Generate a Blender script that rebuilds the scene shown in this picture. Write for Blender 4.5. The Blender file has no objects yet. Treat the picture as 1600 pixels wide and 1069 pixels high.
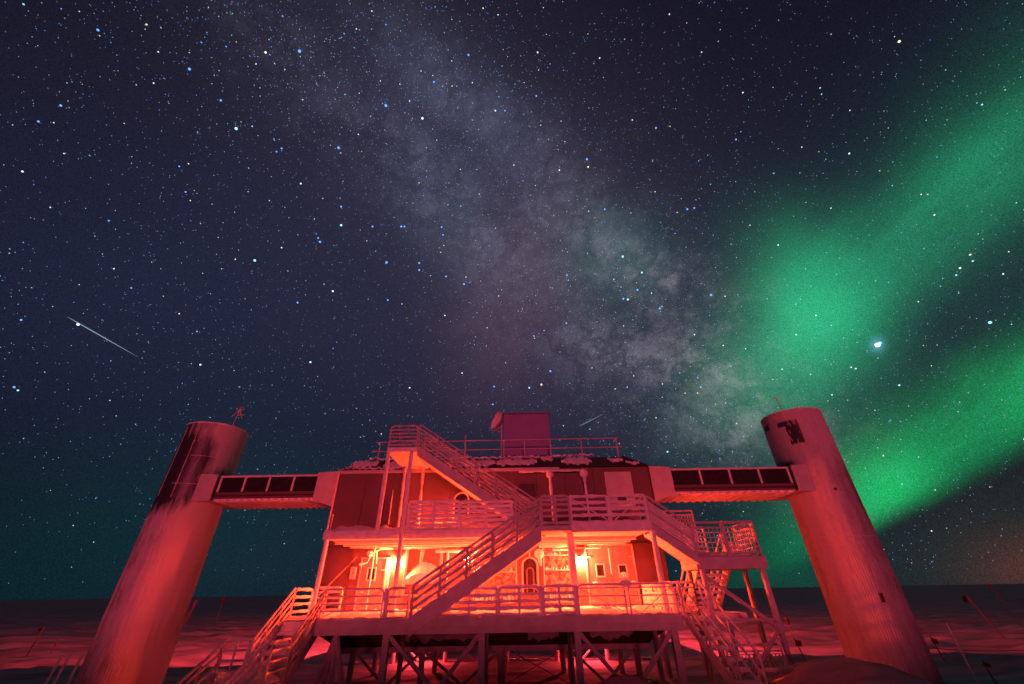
import bpy, bmesh, math, random
import numpy as np
from mathutils import Vector, Matrix
random.seed(7); RNG = np.random.default_rng(7)
C = bpy.context.scene.collection
sc = bpy.context.scene
R = math.radians
EYE = 2.8            # camera height above the snow under the building; below, heights are given from eye level

# ------------------------------------------------------------------ camera
PITCH, ROLL, FPX = R(32.1), math.atan(16 / 990), 622.0
XL = Vector((1, 0, 0)); UL = Vector((0, -math.sin(PITCH), math.cos(PITCH)))
FW = Vector((0, math.cos(PITCH), math.sin(PITCH)))
CX = XL * math.cos(ROLL) - UL * math.sin(ROLL)
CY = XL * math.sin(ROLL) + UL * math.cos(ROLL)
cam = bpy.data.cameras.new('camera'); camo = bpy.data.objects.new('camera', cam); C.objects.link(camo)
cam.sensor_width = 36; cam.lens = 36 * FPX / 1600; cam.clip_start = 0.1; cam.clip_end = 20000
m = Matrix((CX, CY, -FW)).transposed().to_4x4(); m.translation = (0, 0, EYE)
camo.matrix_world = m
sc.camera = camo
sc.view_settings.view_transform = 'Standard'; sc.view_settings.look = 'None'
sc.view_settings.exposure = 0; sc.view_settings.gamma = 1; sc.view_settings.use_curve_mapping = False
sc.cycles.max_bounces = 8; sc.cycles.diffuse_bounces = 5; sc.cycles.glossy_bounces = 2
sc.cycles.sample_clamp_indirect = 8
sc.cycles.use_denoising = True


def lin(r, g, b):
    f = lambda c: (c / 255 / 12.92) if c < 10.3 else ((c / 255 + .055) / 1.055) ** 2.4
    return (f(r), f(g), f(b))


# ------------------------------------------------------------------ world: night sky
world = bpy.data.worlds.new('World'); sc.world = world; world.use_nodes = True
NT = world.node_tree; NT.nodes.clear()


class S:                                     # a scalar socket with arithmetic
    def __init__(s, k): s.k = k

    @staticmethod
    def op(o, *a, clamp=False):
        n = NT.nodes.new('ShaderNodeMath'); n.operation = o; n.use_clamp = clamp
        for i, v in enumerate(a):
            if isinstance(v, S): NT.links.new(v.k, n.inputs[i])
            else: n.inputs[i].default_value = v
        return S(n.outputs[0])
    def __add__(s, o): return S.op('ADD', s, o)
    __radd__ = __add__
    def __sub__(s, o): return S.op('SUBTRACT', s, o)
    def __rsub__(s, o): return S.op('SUBTRACT', o, s)
    def __mul__(s, o): return S.op('MULTIPLY', s, o)
    __rmul__ = __mul__
    def __truediv__(s, o): return S.op('DIVIDE', s, o)


def smooth(x, a, b):
    n = NT.nodes.new('ShaderNodeMapRange'); n.interpolation_type = 'SMOOTHSTEP'
    NT.links.new(x.k, n.inputs[0]); n.inputs[1].default_value = a; n.inputs[2].default_value = b
    return S(n.outputs[0])


def vdot(vec, c):
    n = NT.nodes.new('ShaderNodeVectorMath'); n.operation = 'DOT_PRODUCT'
    NT.links.new(vec, n.inputs[0]); n.inputs[1].default_value = c
    return S(n.outputs['Value'])


def noise(vec, scale, detail=3, rough=.55, mult=(1, 1, 1)):
    v = vec
    if mult != (1, 1, 1):
        q = NT.nodes.new('ShaderNodeVectorMath'); q.operation = 'MULTIPLY'
        NT.links.new(vec, q.inputs[0]); q.inputs[1].default_value = mult; v = q.outputs[0]
    n = NT.nodes.new('ShaderNodeTexNoise'); n.inputs['Scale'].default_value = scale
    n.inputs['Detail'].default_value = detail; n.inputs['Roughness'].default_value = rough
    NT.links.new(v, n.inputs['Vector'])
    return S(n.outputs[0])


tc = NT.nodes.new('ShaderNodeTexCoord'); D = tc.outputs['Generated']
# celestial chart: a gnomonic map of the sky about one fixed celestial direction, in thousandths
dF = S.op('MAXIMUM', vdot(D, FW), .12)
U0 = vdot(D, CX) / dF * .622 + .8
V0 = .5345 - vdot(D, CY) / dF * .622
front = smooth(vdot(D, FW), .14, .42)
elev = vdot(D, (0, 0, 1))
w1 = noise(D, 5, 3); w2 = noise(D, 6.3, 3, mult=(1.1, -1, .9))
PX = U0 + (w1 - .5) * .07
PY = V0 + (w2 - .5) * .07


def blob(cx, cy, sl, ss, dx=1., dy=0., px=None, py=None):
    """soft elongated glow on the chart: long sigma sl along (dx,dy), short sigma ss"""
    px = px or PX; py = py or PY
    l = math.hypot(dx, dy); dx, dy = dx / l, dy / l
    x = px - cx / 1000; y = py - cy / 1000
    a = (x * dx + y * dy) * (1000 / sl); b = (y * dx - x * dy) * (1000 / ss)
    return S.op('EXPONENT', (a * a + b * b) * -.5)


layers = []
def add(weight, rgb, k=1.): layers.append((weight, tuple(c * k for c in rgb)))

# night air: darker overhead, teal airglow low down, dark band on the horizon
hz = smooth(elev, .30, .015)
add(smooth(elev, -.02, .5) * .75 + .25, lin(21, 20, 34))
add(smooth(elev, .95, .45) * smooth(elev, .0, .35), lin(15, 16, 30))
add(hz, lin(3, 27, 29))
add(smooth(elev, .16, .0), lin(3, 9, 15))
add(blob(230, 480, 330, 190) * front, lin(6, 18, 32))
add(blob(360, 800, 220, 90) * front, lin(0, 26, 27))
add(blob(560, 900, 230, 60) * front, lin(22, 4, 30), .6)
# milky way
mw_n = noise(D, 9, 5, .62)
mw_f = noise(D, 26, 4, .6)
low = smooth(elev, .02, .32)
dark = None
for bx_, by_, bl, bs, bdx, bdy, k in ((720, 225, 95, 20, 60, 55, .6), (800, 335, 75, 34, 1, .8, .6), (930, 485, 95, 24, 1, .12, .65), (1040, 612, 100, 24, 1, .1, .55),
                                      (1010, 520, 70, 24, 1, .75, .55), (560, 80, 110, 36, 1, 1, .7), (640, 170, 90, 18, 1, .9, .4), (870, 400, 60, 16, 1, .6, .45)):
    q_ = 1 - blob(bx_, by_, bl, bs, bdx, bdy) * k
    dark = q_ if dark is None else dark * q_
lane = smooth(noise(D, 7.5, 5, .6, (1, 1, 1.2)), .40, .60)
band = blob(880, 405, 380, 80, 610, 560) * front
core = blob(1090, 555, 150, 62, 610, 480) * front
fil = smooth(S.op('ABSOLUTE', noise(D, 8.5, 6, .62, (1, 1, 1.15)) - .5), .0, .075) * .62 + .42
fil = fil * (smooth(S.op('ABSOLUTE', noise(D, 15, 5, .6, (1.1, .9, 1)) - .5), .0, .06) * .4 + .62)
clump = noise(D, 120, 3, .7) * 1.0 + .42
add(band * low * dark * fil * clump * (mw_n * 1.1 + .25) * (lane * .5 + .55), lin(76, 77, 94))
add(blob(735, 330, 60, 130, 1, -.3) * front * mw_n * dark, lin(44, 60, 66))
add(core * dark * fil * clump * (lane * .9 + .35) * (mw_f * 1.2 + .3), lin(104, 92, 88))
add(blob(760, 310, 360, 210, 610, 520) * front, lin(38, 34, 48))
add(blob(810, 470, 75, 120, 1, .3) * front * mw_n, lin(76, 36, 46))
add(blob(950, 410, 70, 60) * front * mw_n, lin(20, 84, 64))
add(blob(720, 170, 150, 50, 300, 260) * front * mw_f, lin(46, 52, 68))
# aurora
cc_ = NT.nodes.new('ShaderNodeCombineXYZ')
NT.links.new((PX * -.74 + PY * .67).k, cc_.inputs[0]); NT.links.new((PX * .67 + PY * .74).k, cc_.inputs[1])
curt = (noise(D, 4, 2, .5) * 1.1 + .35) * (noise(cc_.outputs[0], 1., 4, .6, (2.6, 15, 1)) * 1.5 + .25)
edge = U0 * .49 + V0 - (w1 - .5) * .05        # lower rim of the second curtain, rising to the right
rim = smooth(edge, 1.515, 1.462)
add(blob(1450, 350, 225, 54, -360, 300) * front * curt, lin(16, 120, 78))
add(blob(1650, 190, 190, 105, -300, 260) * front, lin(14, 112, 70), .42)
add(blob(1275, 490, 72, 82, 1, -.25) * front, lin(22, 152, 98), 1.1)
add(blob(1185, 610, 80, 60) * front, lin(12, 74, 50))
add(blob(1520, 675, 190, 52, -230, 165) * front * rim * curt, lin(14, 152, 80), 1.05)
add(blob(1380, 790, 60, 55) * front * rim, lin(8, 130, 62))
add(blob(1270, 720, 110, 70, -1, 1) * front * rim, lin(8, 70, 48), .2)
add(blob(1450, 520, 260, 190) * front * rim, lin(9, 26, 22))
add(blob(1245, 850, 45, 90) * front, lin(0, 74, 44), .7)
add(blob(1570, 800, 190, 80, 1, -.5) * front * (1 - rim), lin(30, 26, 16), .8)
add(blob(1640, 890, 90, 40) * front, lin(84, 36, 18), .8)
# glow of the brightest star
add(blob(1371, 539, 8, 8, px=U0, py=V0) * front, lin(110, 180, 220), .45)
# grain of unresolved stars
gr = noise(D, 560, 2, .6)
grain = smooth(gr, .25, .75) * .7 + .64
acc = None
for w, c in layers:
    sclr = NT.nodes.new('ShaderNodeVectorMath'); sclr.operation = 'SCALE'
    sclr.inputs[0].default_value = c; NT.links.new(w.k, sclr.inputs['Scale'])
    if acc is None: acc = sclr.outputs[0]
    else:
        ad = NT.nodes.new('ShaderNodeVectorMath'); ad.operation = 'ADD'
        NT.links.new(acc, ad.inputs[0]); NT.links.new(sclr.outputs[0], ad.inputs[1]); acc = ad.outputs[0]
gs = NT.nodes.new('ShaderNodeVectorMath'); gs.operation = 'SCALE'
NT.links.new(acc, gs.inputs[0]); NT.links.new(grain.k, gs.inputs['Scale'])
bg = NT.nodes.new('ShaderNodeBackground'); wo = NT.nodes.new('ShaderNodeOutputWorld')
NT.links.new(gs.outputs[0], bg.inputs[0]); bg.inputs[1].default_value = 1.0
NT.links.new(bg.outputs[0], wo.inputs[0])

# ------------------------------------------------------------------ lights
fill_sun = bpy.data.lights.new('fill_sun', 'SUN'); fill_suno = bpy.data.objects.new('fill_sun', fill_sun); C.objects.link(fill_suno)  # added red fill light from behind the camera, no real sun at night
fill_sun.energy = 1.8; fill_sun.color = (1, .072, .14); fill_sun.angle = R(6.5)
fill_suno.rotation_euler = (R(90 - 1.6), 0, R(1))
RED = (1, .046, .012)
PINK = (1, .04, .055)


def lamp_light(name, loc, power, radius=.07, kind='POINT', aim=None, cone=90, color=RED):
    l = bpy.data.lights.new(name, kind); o = bpy.data.objects.new(name, l); C.objects.link(o)
    l.energy = power; l.color = color; l.shadow_soft_size = radius
    o.location = (loc[0], loc[1], loc[2] + EYE)
    if kind == 'SPOT':
        l.spot_size = R(cone); l.spot_blend = .5
        d = Vector(aim) - Vector(loc); o.rotation_euler = d.to_track_quat('-Z', 'Y').to_euler()
    return o


# ------------------------------------------------------------------ materials
def mat(name, rgb, rough=.8, var=.15, nscale=6., bump=0., bscale=30., metal=0., spec=.3, rgb2=None):
    mm = bpy.data.materials.new(name); mm.use_nodes = True; nt = mm.node_tree
    b = nt.nodes['Principled BSDF']; b.inputs['Roughness'].default_value = rough
    b.inputs['Metallic'].default_value = metal; b.inputs['Specular IOR Level'].default_value = spec
    t = nt.nodes.new('ShaderNodeTexCoord')
    n = nt.nodes.new('ShaderNodeTexNoise'); n.inputs['Scale'].default_value = nscale; n.inputs['Detail'].default_value = 5
    nt.links.new(t.outputs['Object'], n.inputs['Vector'])
    r = nt.nodes.new('ShaderNodeValToRGB')
    c2 = rgb2 or tuple(c * (1 - var) for c in rgb)
    r.color_ramp.elements[0].position = .38; r.color_ramp.elements[1].position = .62
    r.color_ramp.elements[0].color = (*c2, 1); r.color_ramp.elements[1].color = (*rgb, 1)
    nt.links.new(n.outputs[0], r.inputs[0]); nt.links.new(r.outputs[0], b.inputs['Base Color'])
    if bump:
        n2 = nt.nodes.new('ShaderNodeTexNoise'); n2.inputs['Scale'].default_value = bscale; n2.inputs['Detail'].default_value = 4
        nt.links.new(t.outputs['Object'], n2.inputs['Vector'])
        bm = nt.nodes.new('ShaderNodeBump'); bm.inputs['Strength'].default_value = bump; bm.inputs['Distance'].default_value = .03
        nt.links.new(n2.outputs[0], bm.inputs['Height']); nt.links.new(bm.outputs[0], b.inputs['Normal'])
    return mm


def glow(name, rgb, k=1.):
    mm = bpy.data.materials.new(name); mm.use_nodes = True; nt = mm.node_tree; nt.nodes.clear()
    e = nt.nodes.new('ShaderNodeEmission'); o = nt.nodes.new('ShaderNodeOutputMaterial')
    e.inputs[0].default_value = (*rgb, 1); e.inputs[1].default_value = k
    nt.links.new(e.outputs[0], o.inputs[0])
    mm.cycles.emission_sampling = 'NONE'
    return mm


M = dict(
    frost=mat('rime_frost', (.72, .72, .74), .9, .14, 5, .5, 26),
    steel=mat('rimed_steel', (.46, .45, .47), .75, .16, 3, .3, 40),
    wall=mat('wall_paint', (.135, .082, .078), .6, .14, 1.6, .12, 60),
    trim=mat('dark_trim', (.05, .035, .035), .6, .3, 4),
    door=mat('door_paint', (.26, .23, .21), .45, .14, 3, .1, 20),
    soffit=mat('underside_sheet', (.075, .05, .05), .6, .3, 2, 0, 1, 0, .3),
    pale=mat('pale_sheet', (.48, .46, .46), .6, .12, 3, .15, 12),
    glass=mat('dark_glass', (.025, .025, .03), .4, .3, 4, 0, 1, 0, .1),
    iced=mat('iced_glass', (.30, .28, .27), .5, .5, 7, .3, 30, rgb2=(.05, .03, .03)),
    bare=mat('bare_metal', (.17, .18, .19), .38, .3, 3, .1, 20, .6),
    cable=mat('cable_rubber', (.04, .04, .04), .7, .2),
    bamboo=mat('bamboo', (.09, .06, .045), .7, .3, 8),
    flag=mat('flag_cloth', (.012, .012, .012), .9, .3, 8),
    redflag=mat('red_flag_cloth', (.10, .012, .012), .9, .3, 8),
    wood=mat('weathered_board', (.14, .11, .1), .8, .3, 5),
    hut=mat('hut_sheet', (.19, .16, .36), .5, .12, 1.2, .08, 20),
)


def snow_material():
    mm = bpy.data.materials.new('wind_packed_snow'); mm.use_nodes = True; nt = mm.node_tree
    b = nt.nodes['Principled BSDF']; b.inputs['Roughness'].default_value = .95; b.inputs['Specular IOR Level'].default_value = .15
    t = nt.nodes.new('ShaderNodeTexCoord'); mp = nt.nodes.new('ShaderNodeMapping')
    mp.inputs['Scale'].default_value = (.22, 1.1, 1); mp.inputs['Rotation'].default_value = (0, 0, R(12))
    nt.links.new(t.outputs['Object'], mp.inputs[0])
    n = nt.nodes.new('ShaderNodeTexNoise'); n.inputs['Scale'].default_value = .9; n.inputs['Detail'].default_value = 7
    n.inputs['Roughness'].default_value = .62
    nt.links.new(mp.outputs[0], n.inputs['Vector'])
    r = nt.nodes.new('ShaderNodeValToRGB'); r.color_ramp.elements[0].position = .35; r.color_ramp.elements[1].position = .65
    r.color_ramp.elements[0].color = (.19, .19, .21, 1); r.color_ramp.elements[1].color = (.36, .36, .38, 1)
    nt.links.new(n.outputs[0], r.inputs[0]); nt.links.new(r.outputs[0], b.inputs['Base Color'])
    bp = nt.nodes.new('ShaderNodeBump'); bp.inputs['Strength'].default_value = .8; bp.inputs['Distance'].default_value = .12
    nt.links.new(n.outputs[0], bp.inputs['Height']); nt.links.new(bp.outputs[0], b.inputs['Normal'])
    return mm


M['snow'] = snow_material()


# ------------------------------------------------------------------ mesh helpers
class B:
    """collects shapes (heights measured from eye level) and links them as ONE mesh object"""
    def __init__(s): s.v = []; s.f = []

    def poly(s, vs, fs):
        o = len(s.v); s.v += [tuple(p) for p in vs]; s.f += [tuple(i + o for i in f) for f in fs]; return s

    def box(s, x0, x1, y0, y1, z0, z1, bev=.0):
        if bev <= 0:
            return s.poly([(x0, y0, z0), (x1, y0, z0), (x1, y1, z0), (x0, y1, z0), (x0, y0, z1), (x1, y0, z1), (x1, y1, z1), (x0, y1, z1)],
                          [(3, 2, 1, 0), (4, 5, 6, 7), (0, 1, 5, 4), (1, 2, 6, 5), (2, 3, 7, 6), (3, 0, 4, 7)])
        k = min(bev, (x1 - x0) / 3, (y1 - y0) / 3, (z1 - z0) / 3)
        rings = []
        for z, i in ((z0, k), (z0 + k, 0), (z1 - k, 0), (z1, k)):
            rings.append([(x0 + i, y0 + k, z), (x0 + k, y0 + i, z), (x1 - k, y0 + i, z), (x1 - i, y0 + k, z),
                          (x1 - i, y1 - k, z), (x1 - k, y1 - i, z), (x0 + k, y1 - i, z), (x0 + i, y1 - k, z)])
        return s.loft(rings)

    def loft(s, rings, caps=True):
        n = len(rings[0]); o = len(s.v)
        for r in rings: s.v += [tuple(p) for p in r]
        for i in range(len(rings) - 1):
            for j in range(n):
                a = o + i * n + j; b = o + i * n + (j + 1) % n
                s.f.append((a, b, b + n, a + n))
        if caps:
            s.f.append(tuple(o + j for j in reversed(range(n))))
            e = o + (len(rings) - 1) * n; s.f.append(tuple(e + j for j in range(n)))
        return s

    def tube(s, pts, r, n=6, jit=0., step=.12, sag=0., taper=1.):
        """round bar through pts; jit = uneven rime thickness; sag = rime hanging below"""
        pts = [Vector(p) for p in pts]; P = []
        for a, b in zip(pts, pts[1:]):
            k = max(1, int((b - a).length / step)) if jit else 1
            P += [a.lerp(b, i / k) for i in range(k)]
        P.append(pts[-1]); rings = []; prev = None
        ph = random.uniform(0, 9)
        for i, p in enumerate(P):
            t = (P[min(i + 1, len(P) - 1)] - P[max(i - 1, 0)]).normalized()
            up = Vector((0, 0, 1)) if abs(t.z) < .9 else Vector((0, 1, 0))
            a = t.cross(up).normalized(); b = a.cross(t).normalized()
            rr = r * (1 + (taper - 1) * i / max(1, len(P) - 1))
            j = 1 + jit * (random.uniform(-.35, .5) + .45 * math.sin(i * .9 + ph))
            rg = []
            for q in range(n):
                an = 2 * math.pi * q / n
                off = a * math.cos(an) * rr * j + b * math.sin(an) * rr * j
                if sag and b.dot(off) < 0: off += b * (-sag * random.uniform(.2, 1.) * abs(math.sin(an)))
                rg.append(p + off)
            rings.append(rg)
        return s.loft(rings)

    def beam(s, p0, p1, w, h, up=(0, 0, 1)):
        p0 = Vector(p0); p1 = Vector(p1); t = (p1 - p0).normalized(); u = Vector(up)
        if abs(t.dot(u)) > .95: u = Vector((0, 1, 0))
        a = t.cross(u).normalized(); b = a.cross(t)
        c = [(-w / 2, -h / 2), (w / 2, -h / 2), (w / 2, h / 2), (-w / 2, h / 2)]
        return s.loft([[p + a * x + b * z for x, z in c] for p in (p0, p1)])

    def lump(s, c, r, n=9, m_=6, jit=.2):
        rings = []
        for i in range(m_ + 1):
            ph = math.pi * (i + .04) / (m_ + .08)
            rings.append([(c[0] + r[0] * math.sin(ph) * math.cos(6.2832 * j / n) * random.uniform(1 - jit, 1 + jit),
                           c[1] + r[1] * math.sin(ph) * math.sin(6.2832 * j / n) * random.uniform(1 - jit, 1 + jit),
                           c[2] - r[2] * math.cos(ph)) for j in range(n)])
        return s.loft(rings)

    def build(s, name, material, parent=None, smooth=False, loc=None):
        o0 = Vector((0, 0, 0))
        if parent is not None: o0 = WLOC[parent.name]
        elif loc is not None: o0 = Vector(loc)
        me = bpy.data.meshes.new(name)
        me.from_pydata([(x - o0.x, y - o0.y, z - o0.z) for x, y, z in s.v], [], s.f)
        me.materials.append(material); me.validate()
        if smooth: me.polygons.foreach_set('use_smooth', [True] * len(me.polygons))
        o = bpy.data.objects.new(name, me); C.objects.link(o)
        if parent is not None:
            o.parent = parent; WLOC[o.name] = o0
        else:
            o.location = o0 + Vector((0, 0, EYE)); WLOC[o.name] = o0
        return o


WLOC = {}


def tag(o, label=None, cat=None, group=None, kind=None):
    if label: o['label'] = label
    if cat: o['category'] = cat
    if group: o['group'] = group
    if kind: o['kind'] = kind
    return o


def thing(name, label, cat, loc, group=None):
    o = bpy.data.objects.new(name, None); C.objects.link(o); o.empty_display_size = .3
    o.location = (loc[0], loc[1], loc[2] + EYE); WLOC[o.name] = Vector(loc)
    return tag(o, label, cat, group)


# ------------------------------------------------------------------ snow ground
def vnoise(x, y, seed=0):
    def h(i, j):
        n = (i.astype(np.int64) * 374761393 + j.astype(np.int64) * 668265263 + seed * 982451653) & 0x7fffffff
        n = ((n ^ (n >> 13)) * 1274126177) & 0x7fffffff
        return ((n ^ (n >> 16)) & 0xffff) / 65535.
    i = np.floor(x); j = np.floor(y); u = x - i; v = y - j
    u = u * u * (3 - 2 * u); v = v * v * (3 - 2 * v)
    return (h(i, j) * (1 - u) + h(i + 1, j) * u) * (1 - v) + (h(i, j + 1) * (1 - u) + h(i + 1, j + 1) * u) * v


def ground_z(x, y):
    x = np.asarray(x, float); y = np.asarray(y, float)
    z = np.full(np.broadcast(x, y).shape, -2.8)
    # the drift the photographer stands on
    z = z + 1.2 / (1 + np.exp((y - 8.2) * 1.1)) * np.exp(-(x / 30) ** 2)
    g = lambda cx, cy, sx, sy, h: h * np.exp(-((x - cx) / sx) ** 2 - ((y - cy) / sy) ** 2)
    z = z + g(7.3, 12.2, 1.7, 2.7, 1.15) + g(9.2, 12.2, 1.6, 2.4, .6) + g(2.7, 13.3, 1.1, .7, .62) + g(1.6, 13.2, 1.3, .8, .35)
    z = z + g(-.5, 12.8, 1.2, .7, .55) + g(4.2, 12.5, 1.4, 1.0, .6) + g(-8.5, 10.6, 1.6, 1.2, .2)
    z = z + 1.3 * np.exp(-((y + 9) / 2.9) ** 2) * np.exp(-(x / 60) ** 2) * (.8 + .4 * vnoise(x / 7, y / 3, 15))   # unseen bank added behind the camera to shade the fill low down
    # sastrugi, long in the wind direction
    xr = x * .97 + y * .24; yr = -x * .24 + y * .97
    a = vnoise(xr / 6.5, yr / 1.9, 1) + .5 * vnoise(xr / 2.3, yr / .75, 2) + .3 * vnoise(xr / 14, yr / 4.5, 3)
    dist = np.hypot(x, y - 15); far = np.clip((dist - 8) / 20, .25, 1) / (1 + (dist / 75) ** 2)
    a = a + .8 * (1 - np.abs(2 * vnoise(xr / 4.2, yr / 1.1, 6) - 1)) ** 3
    z = z + (a - 1.05) * .36 * far + (vnoise(x / 60, y / 40, 5) - .5) * .5 * far
    near = np.exp(-((x - 3) / 9) ** 2 - ((y - 12.3) / 2.6) ** 2)
    z = z + .08 * (vnoise(x / .9, y / .9, 8) - .5) + near * (.34 * (vnoise(x / 1.1, y / .8, 9) - .5) + .16 * (vnoise(x / .45, y / .35, 10) - .5))
    return z


def make_ground():
    tx = np.linspace(-math.asinh(9000 / 14), math.asinh(9000 / 14), 820); gx = 14 * np.sinh(tx)
    t0, t1 = -math.asinh(400 / 14), math.asinh(9000 / 14)
    gy = 24 + 14 * np.sinh(np.linspace(t0, t1, 820))
    X, Y = np.meshgrid(gx, gy); Z = ground_z(X, Y)
    n, m_ = X.shape
    v = np.stack([X, Y, Z], -1).reshape(-1, 3)
    idx = np.arange(n * m_).reshape(n, m_)
    f = np.stack([idx[:-1, :-1], idx[:-1, 1:], idx[1:, 1:], idx[1:, :-1]], -1).reshape(-1, 4)
    me = bpy.data.meshes.new('snow_ground')
    me.vertices.add(len(v)); me.vertices.foreach_set('co', v.ravel())
    me.loops.add(f.size); me.loops.foreach_set('vertex_index', f.ravel())
    me.polygons.add(len(f)); me.polygons.foreach_set('loop_start', np.arange(0, f.size, 4)); me.polygons.foreach_set('loop_total', np.full(len(f), 4))
    me.update(); me.polygons.foreach_set('use_smooth', np.ones(len(f), bool))
    me.materials.append(M['snow'])
    o = bpy.data.objects.new('snow_ground', me); C.objects.link(o); o.location = (0, 0, EYE)
    tag(o, 'wind-carved polar snow plain with red lit ridges', kind='structure')


make_ground()
gz = lambda x, y: float(ground_z(np.array([x]), np.array([y]))[0])

# ------------------------------------------------------------------ laboratory building
BX0, BX1, BY0, BY1 = -7.32, 5.62, 17.0, 25.0
lab = thing('laboratory_building', 'two-storey dark red laboratory raised on stilts between two round towers', 'building', (-.85, 21, -2.8))
b = B(); b.box(BX0, BX1, BY0 + .06, BY1, -.95, 4.40); b.build('wall', M['wall'], lab)
edges = np.linspace(BX0, BX1, 12)
for k in range(11):
    for z0, z1 in ((-.94, 1.52), (1.80, 4.38)):
        B().box(edges[k] + .005, edges[k + 1] - .005, BY0, BY0 + .07, z0, z1, .006).build('wall_panel', M['wall'], lab)
# pale streaks in some of the joints of the upper storey
for k, z0, z1 in ((1, 2.3, 3.6), (4, 2.9, 4.0), (0, 2.0, 2.7)):
    B().tube([(edges[k + 1] if k else BX0 + .1, BY0 - .005, z0), (edges[k + 1] if k else BX0 + .1, BY0 - .005, z1)], .018, 5, .8).build('pale_streak', M['frost'], lab)
# sloping roof edge with its lid
def roofmesh():
    b = B(); k = .78; h = .6
    lo = [(BX0, BY0, 4.42), (BX1, BY0, 4.42), (BX1, BY1, 4.42), (BX0, BY1, 4.42)]
    hi = [(BX0 + k, BY0 + k, 4.42 + h), (BX1 - k, BY0 + k, 4.42 + h), (BX1 - k, BY1 - k, 4.42 + h), (BX0 + k, BY1 - k, 4.42 + h)]
    return b.loft([lo, hi])
roof = roofmesh().build('roof', M['trim'], lab)
def snow_patch(x0, x1, s0, s1, t=.05, seed=0, edge=.27):
    """a ragged slab of snow lying on the sloping front roof edge; s = 0 at the eave, 1 at the top"""
    rnd = random.Random(seed); n = max(8, int((x1 - x0) / .08)); lo = []; hi = []
    for i in range(n + 1):
        x = x0 + (x1 - x0) * i / n; e = min(i, n - i) / n * 2
        cut = .5 * max(0, .35 - e)
        lo.append((x, s0 + cut + rnd.uniform(0, edge))); hi.append((x, s1 - cut - rnd.uniform(0, edge)))
    b = B(); rings = []
    for (x, a), (_, c) in zip(lo, hi):
        c = max(c, a + .06)
        P = lambda s, d: (x, BY0 + .78 * s - .6 * d, 4.42 + .6 * s + .78 * d)
        rings.append([P(a, .004), P(a + .02, t), P((a + c) / 2, t * rnd.uniform(1.1, 1.7)), P(c - .02, t), P(c, .004)])
    return b.loft(rings)
for i, (x0, x1, s0, s1) in enumerate(((-7.0, -5.9, .15, 1.05), (-5.6, -3.9, .0, .95), (-3.6, -.8, .02, .98), (-.75, 1.0, .1, 1.0),
                                      (1.2, 1.75, .55, 1.05), (2.05, 3.35, .12, 1.05), (4.1, 4.75, .35, .95), (4.8, 5.4, .1, .45),
                                      (-6.5, 3.6, .93, 1.12), (-7.2, -4.2, -.03, .12))):
    snow_patch(x0, x1, s0, s1, .05, i).build('roof_snow', M['frost'], roof)
B().tube([(BX1 - .79, BY0 + .77, 5.04), (BX1 + .01, BY0 - .01, 4.42), (BX1 + .01, BY0 - .01, 1.8)], .045, 6).build('corner_trim', M['trim'], lab)
B().tube([(BX0 + .79, BY0 + .77, 5.04), (BX0 - .01, BY0 - .01, 4.42), (BX0 - .01, BY0 - .01, 1.8)], .035, 6).build('corner_trim', M['pale'], lab)
B().box(BX0 + .05, 1.9, BY0 - .035, BY0 - .002, 4.28, 4.41, .01).build('eave_trim', M['pale'], lab)
# sloping belly below the floor
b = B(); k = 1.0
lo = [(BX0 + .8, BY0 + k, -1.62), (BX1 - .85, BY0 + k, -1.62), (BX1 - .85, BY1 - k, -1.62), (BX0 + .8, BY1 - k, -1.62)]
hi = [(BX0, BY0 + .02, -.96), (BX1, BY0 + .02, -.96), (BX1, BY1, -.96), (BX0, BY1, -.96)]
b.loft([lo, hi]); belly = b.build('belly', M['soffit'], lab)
for i, (x0, x1) in enumerate(((-4.0, -2.5), (-2.9, -1.2), (2.6, 4.1), (.4, 1.5))):
    bb = B(); rnd = random.Random(40 + i); rings = []
    for q in range(13):
        x = x0 + (x1 - x0) * q / 12; a = .25 + rnd.uniform(-.12, .15) + .12 * abs(q - 6) / 6; c = .92 - rnd.uniform(0, .12)
        P = lambda s, d: (x, BY0 + .02 + (1 - s) * (k - .02) - d * .55, -1.62 + .66 * s - d * .83)
        rings.append([P(a, .003), P(a, .03), P(c, .03), P(c, .003)])
    bb.loft(rings).build('frost_patch', M['steel'], belly)
B().box(BX0 + .75, BX1 - .8, BY0 + .95, BY0 + 1.12, -1.80, -1.63, .01).build('floor_beam', M['steel'], lab)
B().box(BX0 + .75, BX1 - .8, BY1 - 1.12, BY1 - .95, -1.80, -1.63, .01).build('floor_beam', M['steel'], lab)
for yy in (18.05, 21.0, 23.95):
    for xx in (-5.9, -3.4, -.55, 1.9, 4.3):
        B().tube([(xx, yy, -1.66), (xx, yy, gz(xx, yy) - .25)], .17 if abs(xx + .55) < .1 else .11, 10).build('stilt', M['steel'], lab)
for yy in (18.05, 23.95):
    for xa, xb in ((-5.9, -4.65), (-3.4, -4.65), (-3.4, -1.95), (-.55, -1.95), (1.9, 3.1), (4.3, 3.1)):
        B().tube([(xa, yy + .12, -1.75), (xb, yy + .12, -2.75)], .055, 6).build('brace', M['steel'], lab)
for xa, xb in ((-.4, 1.8), (1.8, -.4)):
    B().tube([(xa, 18.2, -1.75), (xb, 18.2, -2.75)], .012, 5).build('brace_rod', M['trim'], lab)


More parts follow.
